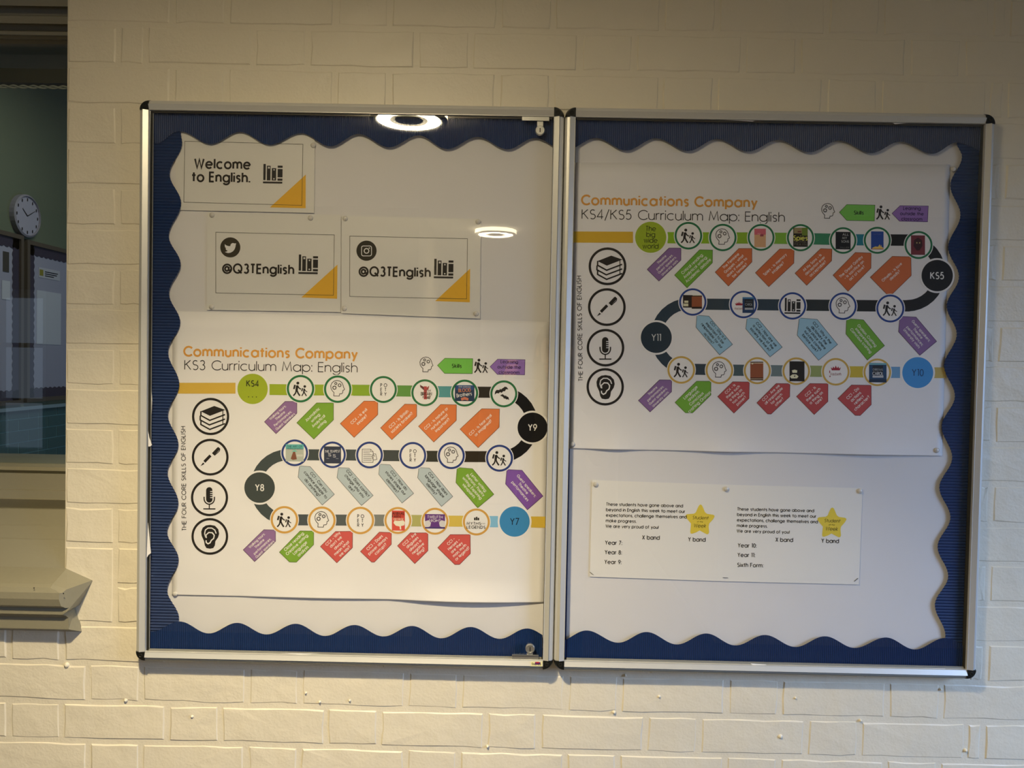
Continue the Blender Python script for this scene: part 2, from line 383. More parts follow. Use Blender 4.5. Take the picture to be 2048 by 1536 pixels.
for k, (a, b, c, d) in enumerate(WIN):
    fr = MB(); t = .05
    fr.box(a, a + t, YR - .12, YR - .05, c, d); fr.box(b - t, b, YR - .12, YR - .05, c, d)
    fr.box(a + t, b - t, YR - .12, YR - .05, c, c + t); fr.box(a + t, b - t, YR - .12, YR - .05, d - t, d)
    f = fr.build('window_%d' % (k + 2), WHITEF, kind='structure')
    nv = 3
    for j in range(1, nv):
        x = a + (b - a) * j / nv; g = MB(); g.box(x - .014, x + .014, YR - .10, YR - .06, c + t, d - t); g.build('glazing_bar', WHITEF, f)
    for j in (1, 2):
        z = c + (d - c) * j / 3; g = MB(); g.box(a + t, b - t, YR - .105, YR - .065, z - .014, z + .014); g.build('glazing_bar', WHITEF, f)

g = MB()
for q in ((WY0, WY0 + .06, WZ0, WZ1), (WY1 - .06, WY1, WZ0, WZ1), (WY0 + .06, WY1 - .06, WZ0, WZ0 + .06), (WY0 + .06, WY1 - .06, WZ1 - .06, WZ1), ((WY0 + WY1) / 2 - .02, (WY0 + WY1) / 2 + .02, WZ0 + .06, WZ1 - .06)):
    g.box(XRR + .03, XRR + .08, *q)
g.build('window_4', WHITEF, kind='structure')
# round ceiling lamps
LG = mat('lamp_ring_glow', (255, 232, 190), .5)
def emis(name, col, s):
    M = bpy.data.materials.new(name); M.use_nodes = True; nt = M.node_tree; nt.nodes.clear()
    e = nt.nodes.new('ShaderNodeEmission'); e.inputs[0].default_value = (*col, 1); e.inputs[1].default_value = s
    o = nt.nodes.new('ShaderNodeOutputMaterial'); nt.links.new(e.outputs[0], o.inputs[0]); return M
def ceiling_lamp(x, y, s, label):
    t = empty('ceiling_light', (x, y, CEIL), label=label, cat='light', group='round ceiling lamps')
    b = MB(); b.lathe((x, y, CEIL), (0, 0, -1), [(.135, 0), (.135, .03), (.125, .038), (.117, .036), (.117, .02), (.05, .02), (.05, .032), (.02, .036)], 40)
    recalc(b.build('housing', WHITEF, t))
    g = MB(); rows = [[(x + r * math.cos(a), y + r * math.sin(a), CEIL - z) for a in [-2 * math.pi * k / 40 for k in range(40)]] for r, z in ((.112, .033), (.066, .033))]
    g.grid(rows, 0, True); g.build('lamp_ring', emis('lamp_glow_%d' % s, LAMP_COL, s), t)
    g = MB(); g.grid([[(x + .1352 * math.cos(a), y + .1352 * math.sin(a), CEIL - z) for a in [2 * math.pi * k / 40 for k in range(40)]] for z in (.004, .028)], 0, True)
    g.build('added_glow_skirt', emis('added_skirt_glow_%d' % s, LAMP_COL, s * .26), t)  # emissive side band added to brighten the ceiling and upper walls
    return t
ceiling_lamp(.385, -1.16, LAMP_EMIT, 'round white ceiling lamp glowing above the corridor, nearest the noticeboards')
ceiling_lamp(.62, -3.5, LAMP2_EMIT, 'round white ceiling lamp further back in the side passage')

# ------------------------------------------------------------------ the photographer, seen only as a reflection in the glazing
def skin_mesh(name, chains, m, parent, sub=2):
    """chains: lists of (x, y, z, radius); a chain may start with an index tuple (chain, vertex) it grows from"""
    V, Ed, Rr, ids = [], [], [], []
    for c in chains:
        row = []; prev = None
        for q in c:
            if len(q) == 2: prev = ids[q[0]][q[1]]; row.append(prev); continue
            V.append(q[:3]); Rr.append(q[3]); k = len(V) - 1; row.append(k)
            if prev is not None: Ed.append((prev, k))
            prev = k
        ids.append(row)
    c = origin[parent.name]
    me = bpy.data.meshes.new(name); me.from_pydata([(x - c[0], y - c[1], z - c[2]) for x, y, z in V], Ed, []); me.materials.append(m)
    o = bpy.data.objects.new(name, me); C.objects.link(o); o.parent = parent; origin[o.name] = c
    sk = o.modifiers.new('skin', 'SKIN'); sk.use_smooth_shade = True
    for k, r_ in enumerate(Rr): me.skin_vertices[0].data[k].radius = r_ if isinstance(r_, tuple) else (r_, r_)
    me.skin_vertices[0].data[0].use_root = True
    sm = o.modifiers.new('smooth', 'SUBSURF'); sm.levels = sub; sm.render_levels = sub
    return o
HX_, HY_ = .955, -2.10
pn = empty('person', (HX_, HY_, 0), label='person in a dark jacket holding up a phone, mirrored in the left noticeboard', cat='person')
SKIN = mat('skin_tone', (206, 158, 130), .55); JACK = mat('dark_jacket', (40, 40, 46), .8, bump=[(60, .002, 2)]); TRO = mat('dark_trousers', (34, 36, 44), .85); HAIR = mat('brown_hair', (62, 42, 30), .6, bump=[(120, .003, 3)])
hy = HY_
def arm(sx):
    return [(0, 4), (HX_ + sx * .10, hy, 1.40, .055), (HX_ + sx * .175, hy, 1.385, .052), (HX_ + sx * .215, hy + .05, 1.24, .042), (HX_ + sx * .22, hy + .10, 1.14, .040), (HX_ + sx * .12, hy + .24, 1.32, .033), (HX_ - .12 + sx * .075, hy + .365, 1.50, .025)]
body = skin_mesh('body', [[(HX_, hy, .96, (.15, .11)), (HX_, hy, 1.06, (.135, .10)), (HX_, hy, 1.18, (.135, .10)), (HX_, hy, 1.30, (.15, .105)), (HX_, hy, 1.40, (.11, .085)), (HX_, hy + .005, 1.475, .052), (HX_, hy + .015, 1.53, .050), (HX_, hy + .03, 1.59, (.068, .075)), (HX_, hy + .02, 1.66, (.075, .092)), (HX_, hy + .015, 1.72, (.066, .082))],
                          arm(-1), arm(1),
                          [(0, 0), (HX_ - .09, hy, .88, .088), (HX_ - .10, hy + .01, .50, .058), (HX_ - .10, hy - .01, .10, .040), (HX_ - .10, hy + .01, .04, .036), (HX_ - .10, hy + .15, .03, .030)],
                          [(0, 0), (HX_ + .09, hy, .88, .088), (HX_ + .10, hy + .01, .50, .058), (HX_ + .10, hy - .01, .10, .040), (HX_ + .10, hy + .01, .04, .036), (HX_ + .10, hy + .15, .03, .030)]], SKIN, pn)
def sleeve(sx):
    return [(0, 3), (HX_ + sx * .11, hy, 1.40, .066), (HX_ + sx * .182, hy, 1.39, .064), (HX_ + sx * .222, hy + .05, 1.24, .054), (HX_ + sx * .226, hy + .10, 1.135, .052), (HX_ + sx * .12, hy + .24, 1.32, .045), (HX_ - .105 + sx * .08, hy + .345, 1.475, .036)]
skin_mesh('jacket', [[(HX_, hy, .82, (.185, .14)), (HX_, hy, .95, (.182, .138)), (HX_, hy, 1.10, (.172, .132)), (HX_, hy, 1.25, (.178, .135)), (HX_, hy, 1.37, (.165, .125)), (HX_, hy, 1.44, (.10, .088)), (HX_, hy + .003, 1.505, (.066, .066))],
                     [(0, 4)] + sleeve(-1)[1:], [(0, 4)] + sleeve(1)[1:]], JACK, pn)
skin_mesh('trousers', [[(HX_, hy, .96, (.162, .12)), (HX_, hy, .90, (.165, .12))], [(0, 1), (HX_ - .092, hy, .82, .095), (HX_ - .10, hy + .01, .50, .072), (HX_ - .10, hy - .01, .10, .062)], [(0, 1), (HX_ + .092, hy, .82, .095), (HX_ + .10, hy + .01, .50, .072), (HX_ + .10, hy - .01, .10, .062)]], TRO, pn)
for sx in (-1, 1): skin_mesh('shoe', [[(HX_ + sx * .10, hy - .03, .045, .044), (HX_ + sx * .10, hy + .06, .042, .042), (HX_ + sx * .105, hy + .19, .034, .032)]], BLACKP, pn)
hb = MB(); nu, nv = 28, 18; hv = {}
for a_ in range(nu):
    for e_ in range(nv + 1):
        th = 2 * math.pi * a_ / nu; ph_ = math.pi * e_ / nv; ux, uy, uz = math.sin(ph_) * math.cos(th), math.sin(ph_) * math.sin(th), math.cos(ph_)
        x, y, z = .092 * ux * (1 + .02 * math.sin(9 * th)), .112 * uy, .120 * uz
        if z < 0 and y < .035: z *= 1.75; x *= 1.0 + .25 * min(1, -z / .1); y = y * (1 - .2 * min(1, -z / .1)) - .012
        hv[a_, e_] = (HX_ + x, hy + .012 + y, 1.668 + z, y, z)
for a_ in range(nu):
    for e_ in range(nv):
        q = [hv[a_, e_], hv[(a_ + 1) % nu, e_], hv[(a_ + 1) % nu, e_ + 1], hv[a_, e_ + 1]]; my = sum(p[3] for p in q) / 4; mz = sum(p[4] for p in q) / 4
        if my < .012 or mz > .062: hb.face([p[:3] for p in q])
ho = recalc(hb.build('hair', HAIR, pn, smooth=True)); sd = ho.modifiers.new('t', 'SOLIDIFY'); sd.thickness = .008
b = MB(); b.lathe((HX_, hy + .128, 1.632), (0, -.3, 1), [(.012, -.012), (.009, .005), (.004, .030)], 10); b.build('nose', SKIN, pn, smooth=True)
b = MB(); b.lathe((HX_, hy + .112, 1.596), (0, 1, 0), [(.020, -.004), (.012, .003), (.002, .004)], 12); b.build('mouth', mat('lip_tone', (168, 94, 86), .5), pn, smooth=True)
for sx in (-1, 1):
    b = MB(); b.lathe((HX_ + sx * .030, hy + .098, 1.664), (0, 1, 0), [(.013, -.008), (.009, .006), (.002, .009)], 12); b.build('eye', mat('eye_tone', (70, 56, 48), .2), pn, smooth=True)
    b = MB(); b.lathe((HX_ + sx * .084, hy + .01, 1.645), (sx, 0, 0), [(.022, -.008), (.024, .002), (.014, .006)], 12); b.build('ear', SKIN, pn, smooth=True)
    # hand: palm, four fingers curled round the phone's back edge, thumb along its near face
    hx0 = HX_ - .12 + sx * .075; px_ = .838 + sx * .078; y0 = -1.668
    ch_ = [[(hx0, hy + .365, 1.50, .022), (px_ + sx * .012, y0 - .022, 1.522, (.024, .018)), (px_ + sx * .012, y0 - .008, 1.548, (.026, .015))]]
    for f in range(4):
        zf = 1.535 + f * .019; ln = (.030, .036, .038, .033)[f]
        ch_.append([(0, 2), (px_ + sx * .016, y0 + .006, zf, .0088), (px_ + sx * .014, y0 + .024, zf + .002, .0084), (px_ - sx * (ln - .012), y0 + .034, zf + .003, .0076)])
    ch_.append([(0, 1), (px_ + sx * .004, y0 - .018, 1.545, .0105), (px_ - sx * .018, y0 - .006, 1.562, .0090), (px_ - sx * .034, y0 - .003, 1.570, .0078)])
    skin_mesh('hand', ch_, SKIN, pn, 1)
ph = MB(); ph.box(.765, .911, -1.664, -1.656, 1.520, 1.592); po = ph.build('phone', mat('dark_phone', (30, 30, 34), .25), label='dark phone held up by the person, mirrored in the left noticeboard', cat='phone')
g = MB(); g.box(.768, .908, -1.6646, -1.664, 1.523, 1.589); g.build('screen', mat('phone_screen', (120, 116, 108), .1, emit=.4), po)
g = MB(); g.lathe((.7835, -1.656, 1.577), (0, 1, 0), [(.008, 0), (.008, .0022), (.005, .0022)], 16); g.build('lens', BLACKP, po)

# ------------------------------------------------------------------ window on the left
win = empty('window_1', (XR - .6, .1, W(60, 930, -.12).z), kind='structure')
XE = -1.55
def zz(py, d): return W(70, py, d).z
def moulding(name, prof, m, x1=None, parent=win):
    """prof: (photo row, distance behind the wall face) going down the picture"""
    b = MB(); x1 = XR if x1 is None else x1
    pts = [(y, zz(py, -y)) for py, y in prof]
    b.grid([[(XE, y, z) for y, z in pts], [(x1, y, z) for y, z in pts]])
    # closed back
    yb = .29
    b.face([(x1, y, z) for y, z in pts] + [(x1, yb, pts[-1][1]), (x1, yb, pts[0][1])])
    b.face([(XE, yb, pts[0][1]), (x1, yb, pts[0][1]), (x1, pts[0][0], pts[0][1]), (XE, pts[0][0], pts[0][1])])
    b.face([(XE, yb, pts[-1][1]), (x1, yb, pts[-1][1]), (x1, pts[-1][0], pts[-1][1]), (XE, pts[-1][0], pts[-1][1])])
    return b.build(name, m, parent)
moulding('head_moulding', [(-40, .02), (-20, .02), (12, .03), (13, .055), (31, .06), (32, .045), (47, .05), (49, .075), (61, .08), (63, .068), (70, .07), (72, .085), (78, .09), (80, .11), (88, .115)], GREYPAINT)
moulding('bottom_rail', [(926, .13), (934, .105), (941, .10), (946, .108), (947, .092), (979, .088), (981, .080), (997, .078), (999, .072), (1017, .088)], GREYPAINT)
moulding('inner_sill', [(1016, .088), (1018, .074), (1050, .058), (1052, .055), (1077, .040), (1079, .036), (1137, .0), (1150, .0)], GREYPAINT)
# sill board with its horned right end
zt = W(129, 1136, 0).z; xe = W(189, 1160, 0).x; xa = XR
nose = W(100, 1178, .063).z; nb_ = W(100, 1219, .063).z
prof = [(0.0, zt), (.050, nose + .006), (.058, nose + .001), (.063, nose - .008), (.064, (nose + nb_) / 2), (.060, nb_ + .006), (.052, nb_), (.046, nb_ - .001),
        (.048, W(100, 1221, .048).z), (.048, W(100, 1229, .048).z), (.040, W(100, 1231, .04).z), (.034, W(100, 1236, .036).z), (.034, W(100, 1258, .034).z), (.0, W(100, 1262, 0).z)]
def endpt(i, d, z):
    # the horn returns to the wall: far end of each profile point
    ret = (xe - xa)
    if i < 9: x = xe - .002 - (d * .55); zz_ = z - (.024 if i == 0 else (.010 if i < 3 else 0))
    else: x = xa + .038 - d * .3; zz_ = z
    return x, zz_
sb = MB()
rowA = [(XE, -d, z) for d, z in prof]; rowB = [(xa + (.004 if i < 9 else .002), -d, z) for i, (d, z) in enumerate(prof)]
rowC = []
for i, (d, z) in enumerate(prof):
    x, z2 = endpt(i, d, z); rowC.append((x, -d, z2))
sb.grid([rowA, rowB, rowC])
sb.face(rowC[:9][::-1]); sb.face([rowC[0], rowC[8], (rowC[8][0], 0, rowC[8][2])])
sb.face([rowC[8], (rowC[8][0], 0, rowC[8][2]), (rowC[9][0], 0, rowC[9][2]), rowC[9]])
sb.face(rowC[9:][::-1] + [(rowC[9][0], 0, rowC[9][2])])
sill = recalc(sb.build('window_sill', GREYPAINT, win))
chip = MB()
for px, py in ((68, 1176), (127, 1187)): chip.lathe(W(px, py, .0645), (0, -1, 0), [(.0015, 0), (.0006, .0006)], 8)
chip.build('nail_head', INK, sill)
g = MB(); zb, zt2 = zz(936, -.125), zz(80, -.125); g.box(XE, XR + .02, .125, .131, zb, zt2); g.build('glass_pane', WGLASS, win)
tb = MB(); z0_, z1_ = zz(170, -.16), zz(142, -.16); tb.box(XE, XR + .04, .145, .175, z0_, z1_); tb.build('transom_bar', mat('dark_olive_paint', (70, 68, 54), .5), win)
cord = MB(); zc = zz(174, -.14); rws = [[], []]
n = 360
for s_ in (0, math.pi):
    rws = []
    for k in range(n + 1):
        x = XE + (XR + .03 - XE) * k / n; ph = k * .55 + s_; cy, cz = .139 + .0022 * math.cos(ph), zc + .0026 * math.sin(ph)
        rws.append([(x, cy + .0022 * math.cos(a), cz + .0022 * math.sin(a)) for a in (0, 1.57, 3.14, 4.71)])
    cord.grid(rws, 0, True)
cord.build('twisted_cord', mat('pale_cord', (190, 188, 176), .5), win, smooth=True)

# room seen through the window
GREEN = mat('sage_green_paint', (112, 120, 98), .6, bump=[(40, .001, 2)])
TEAL = mat('teal_gloss_brick_paint', (72, 108, 112), .35, bump=[(60, .001, 3)])
XS = -2.75; H2 = 3.72
def S2(px, py, x=XS):
    v = R @ Vector((px - 1024, F, 768 - py)); t = (x - CAM.x) / v.x; return CAM + v * t
zd = S2(66, 812).z
sw = MB(); sw.box(XS - .15, XS, .30, 6.2, 0, H2); side = sw.build('wall_beyond_left', GREEN, kind='structure')
rb = random.Random(5); k2 = 0
fbk = MB()
for r in range(int(zd / .0836)):
    z1 = zd - r * .0836 - .003; z0 = z1 - .0766
    y = 2.2 + (.112 if r % 2 else 0) - .3; j = 0
    while y < 6.0:
        w_ = .2150 if (j % 2) else .1025
        b = MB(); b.box(XS - .01, XS + .004 + rb.uniform(0, .0015), y, y + w_, z0, z1)
        if 3.4 < y < 4.9 and z1 > .85 : b.build('brick', TEAL, side)
        else: fbk.v += [(v_) for v_ in []]; n0 = len(fbk.v); fbk.v += b.v; fbk.f += [tuple(i + n0 for i in f) for f in b.f]; fbk.m += b.m
        y += w_ + .010; j += 1
fbk.build('brick_courses', TEAL, side, kind='stuff')
md = MB(); md.box(XS - .01, XS + .001, .30, 6.2, 0, zd - .001); md.build('dado_mortar', mat('pale_teal_mortar', (128, 172, 176), .5), side)
struct('floor_beyond', [(XS - .15, 3.5, .30, 6.2, -.05, 0)], mat('grey_carpet', (74, 78, 84), .9))
struct('ceiling_beyond', [(XS - .15, 3.5, .30, 6.2, H2, H2 + .05)], mat('grey_white_ceiling', (190, 195, 198), .8))
struct('wall_beyond_rear', [(XS, 3.5, 6.1, 6.2, 0, H2)], GREEN)
struct('wall_beyond_right', [(3.5, 3.6, .30, 6.2, 0, H2)], GREEN)
struct('wall_beyond_front', [(XR, 3.5, .31, .34, 0, H2), (XS, XR, .31, .34, 0, ZS - .05), (XS, XR, .31, .34, CEIL, H2)], GREEN)
# wall clock on the side wall
cc = S2(46, 432); ck = empty('wall_clock', cc, label='round white wall clock with thin rim on green wall behind the window glass', cat='clock')
b = MB(); b.lathe(cc, (1, 0, 0), [(.150, 0), (.150, .035), (.138, .042), (.134, .031)], 32, caps=False); b.build('rim', mat('pale_rim', (150, 146, 158), .4), ck)
b = MB(); b.lathe(cc + Vector((.0, 0, 0)), (1, 0, 0), [(.1345, .026), (.1345, .030)], 32); b.build('clock_face', mat('clock_face', (178, 174, 190), .5), ck)
for ang, ln, wd_ in ((60, .10, .006), (-50, .07, .008)):
    b = MB(); dy, dz = math.sin(rad(ang)), math.cos(rad(ang)); u = Vector((0, dy, dz)); n_ = Vector((0, -dz, dy)); o_ = cc + Vector((.033, 0, 0))
    b.face([o_ - n_ * wd_ / 2, o_ + n_ * wd_ / 2, o_ + u * ln + n_ * wd_ / 4, o_ + u * ln - n_ * wd_ / 4]); b.build('hand', INK, ck)
for k in range(12):
    a = rad(30 * k); o_ = cc + Vector((.0325, math.sin(a) * .115, math.cos(a) * .115)); b = MB(); b.box(o_.x, o_.x + .001, o_.y - .004, o_.y + .004, o_.z - .010, o_.z + .010); b.build('hour_mark', INK, ck)
# two display boards on the side wall
def yat(px): return S2(px, 600).y
def side_board(ya, yb, zt_, zb_, label):
    t = empty('display_board', (XS, ya, zb_), label=label, cat='noticeboard', group='framed boards on the green wall')
    b = MB(); b.box(XS, XS + .012, ya, yb, zb_, zt_); b.build('backing_paper', mat('lilac_paper', (170, 168, 186), .7), t)
    fm = mat('brown_frame', (96, 84, 72), .5); w = .03
    for q in ((ya - w, ya, zb_ - w, zt_ + w), (yb, yb + w, zb_ - w, zt_ + w), (ya, yb, zt_, zt_ + w), (ya, yb, zb_ - w, zb_)):
        b = MB(); b.box(XS, XS + .03, q[0], q[1], q[2], q[3]); b.build('frame_rail', fm, t)
    bm_ = mat('dark_purple_border', (64, 56, 74), .6)
    def scal(horizontal, p0, p1, edge, s):
        b = MB(); n = max(2, int((p1 - p0) / .012)); rows = []
        for k in range(n + 1):
            p = p0 + (p1 - p0) * k / n; q = edge + s * (.062 + .012 * abs(math.sin(p * math.pi / .055)))
            rows.append([(XS + .015, p, edge), (XS + .015, p, q)] if horizontal else [(XS + .015, edge, p), (XS + .015, q, p)])
        b.grid(rows); b.build('scalloped_border', bm_, t)
    scal(True, ya, yb, zt_, -1); scal(True, ya, yb, zb_, 1); scal(False, zb_, zt_, ya, 1); scal(False, zb_, zt_, yb, -1)
    return t
ztb = S2(66, 492).z; zbb = S2(66, 795).z
b1 = side_board(yat(52), yat(52) + 1.15, ztb, zbb, 'framed board with purple scalloped border on green wall, right of the pair, behind the glass')
b2 = side_board(yat(34) - 1.15, yat(34), ztb + .02, zbb - .01, 'framed board with purple scalloped border on green wall, cut off by the left picture edge')
tr = MB(); tr.box(XS, XS + .02, .4, 6.1, zbb - .085, zbb - .06); tr.build('trim_1', mat('pale_blue_rail', (150, 170, 180), .5), kind='structure')
def side_sheet(px0, px1, py0, py1, col, label, group=None, marks=()):
    p0, p1 = S2(px0, py0), S2(px1, py1)
    b = MB(); b.box(XS + .0125, XS + .0145, p0.y, p1.y, min(p0.z, p1.z), max(p0.z, p1.z))
    o = b.build('paper_sheet', mat('sheet_%d_%d_%d' % col, col, .6), label=label, cat='paper')
    for (fy0, fy1, fz0, fz1, c) in marks:
        b = MB(); y0, y1 = p0.y + (p1.y - p0.y) * fy0, p0.y + (p1.y - p0.y) * fy1; zt_ = max(p0.z, p1.z); hh = abs(p0.z - p1.z)
        b.box(XS + .0145, XS + .0152, y0, y1, zt_ - hh * fz1, zt_ - hh * fz0); b.build('printed_mark', mat('mark_%d_%d_%d' % c, c, .6), o)
    return o
side_sheet(74, 116, 534, 562, (196, 194, 202), 'white heading strip with yellow disc and black lines on the right display board', marks=((.03, .2, .2, .8, (150, 140, 50)), (.28, .9, .3, .4, (30, 30, 40)), (.28, .85, .5, .6, (30, 30, 40)), (.28, .7, .7, .8, (30, 30, 40))))
side_sheet(70, 118, 580, 690, (206, 206, 214), 'large pale sheet under the heading strip on the right display board')
side_sheet(2, 14, 502, 545, (74, 68, 60), 'dark picture at the top of the left display board')
side_sheet(0, 16, 560, 600, (206, 206, 214), 'pale sheet below the dark picture on the left display board')
# chair near the side wall: curved back just shows over the sill
cs = W(96, 926, -3.2)
ch = empty('classroom_chair', (cs.x, cs.y, 0), label='blue plastic chair whose curved back just shows above the window frame', cat='chair')
BLUEP = mat('blue_plastic', (58, 78, 110), .4)
b = MB(); rows = []
for i in range(9):
    z = cs.z - .34 + .34 * i / 8; hw = .20 * (1 - .5 * max(0, (i - 5) / 3) ** 2)
    rows.append([(cs.x + hw * t_, cs.y + .03 * t_ * t_ + .01 * (8 - i) / 8, z - (.05 * t_ * t_ if i > 6 else 0)) for t_ in [-1, -.75, -.5, -.25, 0, .25, .5, .75, 1]])
b.grid(rows); o = b.build('backrest', BLUEP, ch, smooth=True); sm = o.modifiers.new('t', 'SOLIDIFY'); sm.thickness = .012
zs = cs.z - .36
b = MB(); b.box(cs.x - .20, cs.x + .20, cs.y - .40, cs.y, zs - .02, zs); b.build('seat', BLUEP, ch)
for sx in (-.17, .17):
    for sy in (-.36, -.04):
        b = MB(); b.lathe((cs.x + sx, cs.y + sy, 0), (0, 0, 1), [(.012, 0), (.012, zs - .02)], 10); b.build('leg', mat('grey_tube', (90, 90, 92), .4), ch)

# ------------------------------------------------------------------ the two noticeboards
FD = .036; RW = .0212
def board(x0, x1, label):
    z0, z1 = Z0, Z0 + HB
    t = empty('noticeboard', ((x0 + x1) / 2, 0, z0), label=label, cat='noticeboard', group='glazed noticeboards on the brick wall')
    # rail section: u = distance in from the outer edge, d = distance in front of the wall
    pr = [(0, .004), (0, .024), (.0015, .0285), (.0045, .0315), (.0090, .0330), (.0093, .0323), (.0099, .0325), (.0102, FD), (.0200, FD - .0038), (.0205, .0326), (.0212, .0326), (.0212, .026), (.0204, .0255), (.0204, .004)]
    def rail(kind):
        b = MB()
        if kind == 'l': P = [(x0 + u, -d, 0) for u, d in pr]; b.sweep(P, (0, 0, z0 + RW), (0, 0, z1 - RW))
        if kind == 'r': P = [(x1 - u, -d, 0) for u, d in pr]; b.sweep(P, (0, 0, z0 + RW), (0, 0, z1 - RW))
        if kind == 'b': P = [(0, -d, z0 + u) for u, d in pr]; b.sweep(P, (x0 + RW, 0, 0), (x1 - RW, 0, 0))
        if kind == 't': P = [(0, -d, z1 - u) for u, d in pr]; b.sweep(P, (x0 + RW, 0, 0), (x1 - RW, 0, 0))
        o = recalc(b.build('frame_rail', ALU, t))
        if kind == 'b':
            for u in (.0035, .0055, .0075):
                g = MB(); g.box(x0 + RW, x1 - RW, -.0332 if u > .005 else -.0322, -.030, z0 + u - .0003, z0 + u + .0003); g.build('groove_line', mat('groove_grey', (120, 118, 108), .4), o)
    for k in 'lrbt': rail(k)
    for sx, sz, cx, cz in ((-1, -1, x0 + RW, z0 + RW), (1, -1, x1 - RW, z0 + RW), (-1, 1, x0 + RW, z1 - RW), (1, 1, x1 - RW, z1 - RW)):
        b = MB(); n = 10
        def fan(r, d): return [(cx, -d, cz)] + [(cx + sx * r * math.cos(rad(90 * k / n)), -d, cz + sz * r * math.sin(rad(90 * k / n))) for k in range(n + 1)]
        A, Bq, Cq = fan(RW, .004), fan(RW, .026), fan(RW * .84, .0345)
        b.grid([A, Bq, Cq], 0, True); b.face(A); b.face(Cq)
        cap = recalc(b.build('corner_cap', BLACKP, t))
        g = MB(); c2x, c2z = cx + sx * .008, cz + sz * .008
        g.lathe((c2x, -.0344, c2z), (0, -1, 0), [(.0045, 0), (.0040, .0012), (.0022, .0012), (.0020, .0002)], 3 + 9); g.build('screw_recess', mat('shiny_black', (40, 40, 36), .2), cap)
    bp = MB(); bp.box(x0 + .02, x1 - .02, -.0085, -.004, z0 + .02, z1 - .02); bp.build('back_panel', mat('blue_felt', (24, 44, 92), .9), t)
    # inner lining of the case
    ln = MB(); i0, i1 = x0 + .0204, x1 - .0204; j0, j1 = z0 + .0204, z1 - .0204; th = .0012
    ln.box(i0, i0 + th, -.0245, -.0085, j0, j1); ln.box(i1 - th, i1, -.0245, -.0085, j0, j1); ln.box(i0 + th, i1 - th, -.0245, -.0085, j0, j0 + th); ln.box(i0 + th, i1 - th, -.0245, -.0085, j1 - th, j1)
    ln.build('case_lining', DARKIN, t)
    gb = MB(); gb.box(i0 + .0002, i1 - .0002, -.0285, -.0262, j0 + .0002, j1 - .0002); gb.build('glazing', GLASS, t)
    # pale bead where the glazing meets the frame
    bd = MB(); x0 == 0.0 and bd.box(i0 + .0062, i0 + .0074, -.0262, -.0248, j0 + .006, j1 - .006); x0 == 0.0 and bd.build('glazing_bead', mat('pale_bead', (150, 150, 142), .4), t)
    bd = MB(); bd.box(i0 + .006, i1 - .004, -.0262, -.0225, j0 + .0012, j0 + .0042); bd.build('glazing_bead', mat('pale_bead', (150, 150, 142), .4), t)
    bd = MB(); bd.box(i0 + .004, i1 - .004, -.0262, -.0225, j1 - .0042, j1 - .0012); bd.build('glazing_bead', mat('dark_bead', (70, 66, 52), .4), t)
    return t
LB = board(0.0, XM - .0008, 'wall-mounted glazed noticeboard on the left with two chrome locks, welcome card inside')
RB = board(XM + .0008, W1, 'wall-mounted glazed noticeboard on the right, without locks, two small typed sheets inside')
# torn bits of white paper caught along the frame
for pts in ([(296, 862), (299, 876), (304, 890), (300, 893), (296.6, 893)], [(296, 1044), (299.6, 1082), (302, 1106), (297, 1110), (293.4, 1116)], [(303, 782), (304.4, 800), (303, 830)], [(560, 1306), (640, 1307.4), (600, 1309)]):
    P = Print(.0300); P.poly(pts); P.build('torn_paper', PAPER, LB)
for pts in ([(1501, 1327), (1533, 1329), (1531, 1331), (1506, 1330)], [(1585, 1331), (1700, 1335.4), (1890, 1337), (1893, 1340), (1700, 1337.4), (1587, 1334)], [(1450, 240), (1510, 241.5), (1505, 243)], [(1785, 245.6), (1815, 246), (1790, 248.4)]):
    P = Print(.0300); P.poly(pts); P.build('torn_paper', PAPER, RB)
# locks on the left board
def lock(px, py, zsign):
    c = W(px, py, .0285); b = MB()
    b.lathe(c, (0, -1, 0), [(.0098, 0), (.0098, .0045), (.0086, .0068), (.0070, .0068), (.0068, .0060), (.0030, .0060)], 28)
    o = b.build('lock', CHROME, LB, smooth=False)
    k = MB(); k.box(c.x - .0009, c.x + .0009, c.y - .0066, c.y - .0062, c.z - .0042, c.z + .0042); k.build('keyhole', INK, o)
    p = MB(); zz0 = (Z0 + HB - RW + .001) if zsign > 0 else (Z0 + RW - .001)
    x0_, x1_ = c.x - .037, c.x + .018
    za, zb_ = (zz0 - .0095, zz0) if zsign > 0 else (zz0, zz0 + .011)
    p.box(x0_, x1_, -.0302, -.0287, za, zb_); ze = za if zsign > 0 else zb_
    p.box(x0_, x1_, -.0330, -.0302, ze - .0006, ze + .0006)
    p.box(c.x - .006, c.x + .006, -.0300, -.0287, min(ze, c.z + zsign * .006), max(ze, c.z + zsign * .006))
    p.build('keep_plate', CHROME, o)
lock(1080, 262, 1); lock(1060, 1296, -1)
# maker's sticker on the bottom rail
P = Print(FD + .0001); mats = [mat('sticker_yellow', (240, 232, 170), .5), INK, mat('sticker_purple', (120, 50, 130), .5), mat('sticker_red', (200, 50, 50), .5), PAPER]
P.rect(1062, 1323, 1084.5, 1332.5, 0); P.rect(1070, 1324, 1081, 1329, 2, .0001); P.rect(1072, 1323.6, 1078, 1326, 3, .00015); P.line([(1065, 1325), (1064, 1327.6), (1065.4, 1330)], .9, 1, .0002)
text(P, 'NOTES', 1074, 1328.4, -1, 3.6, .2, width=15, mi=1, lift=.0003); P.build('sticker', mats, LB)
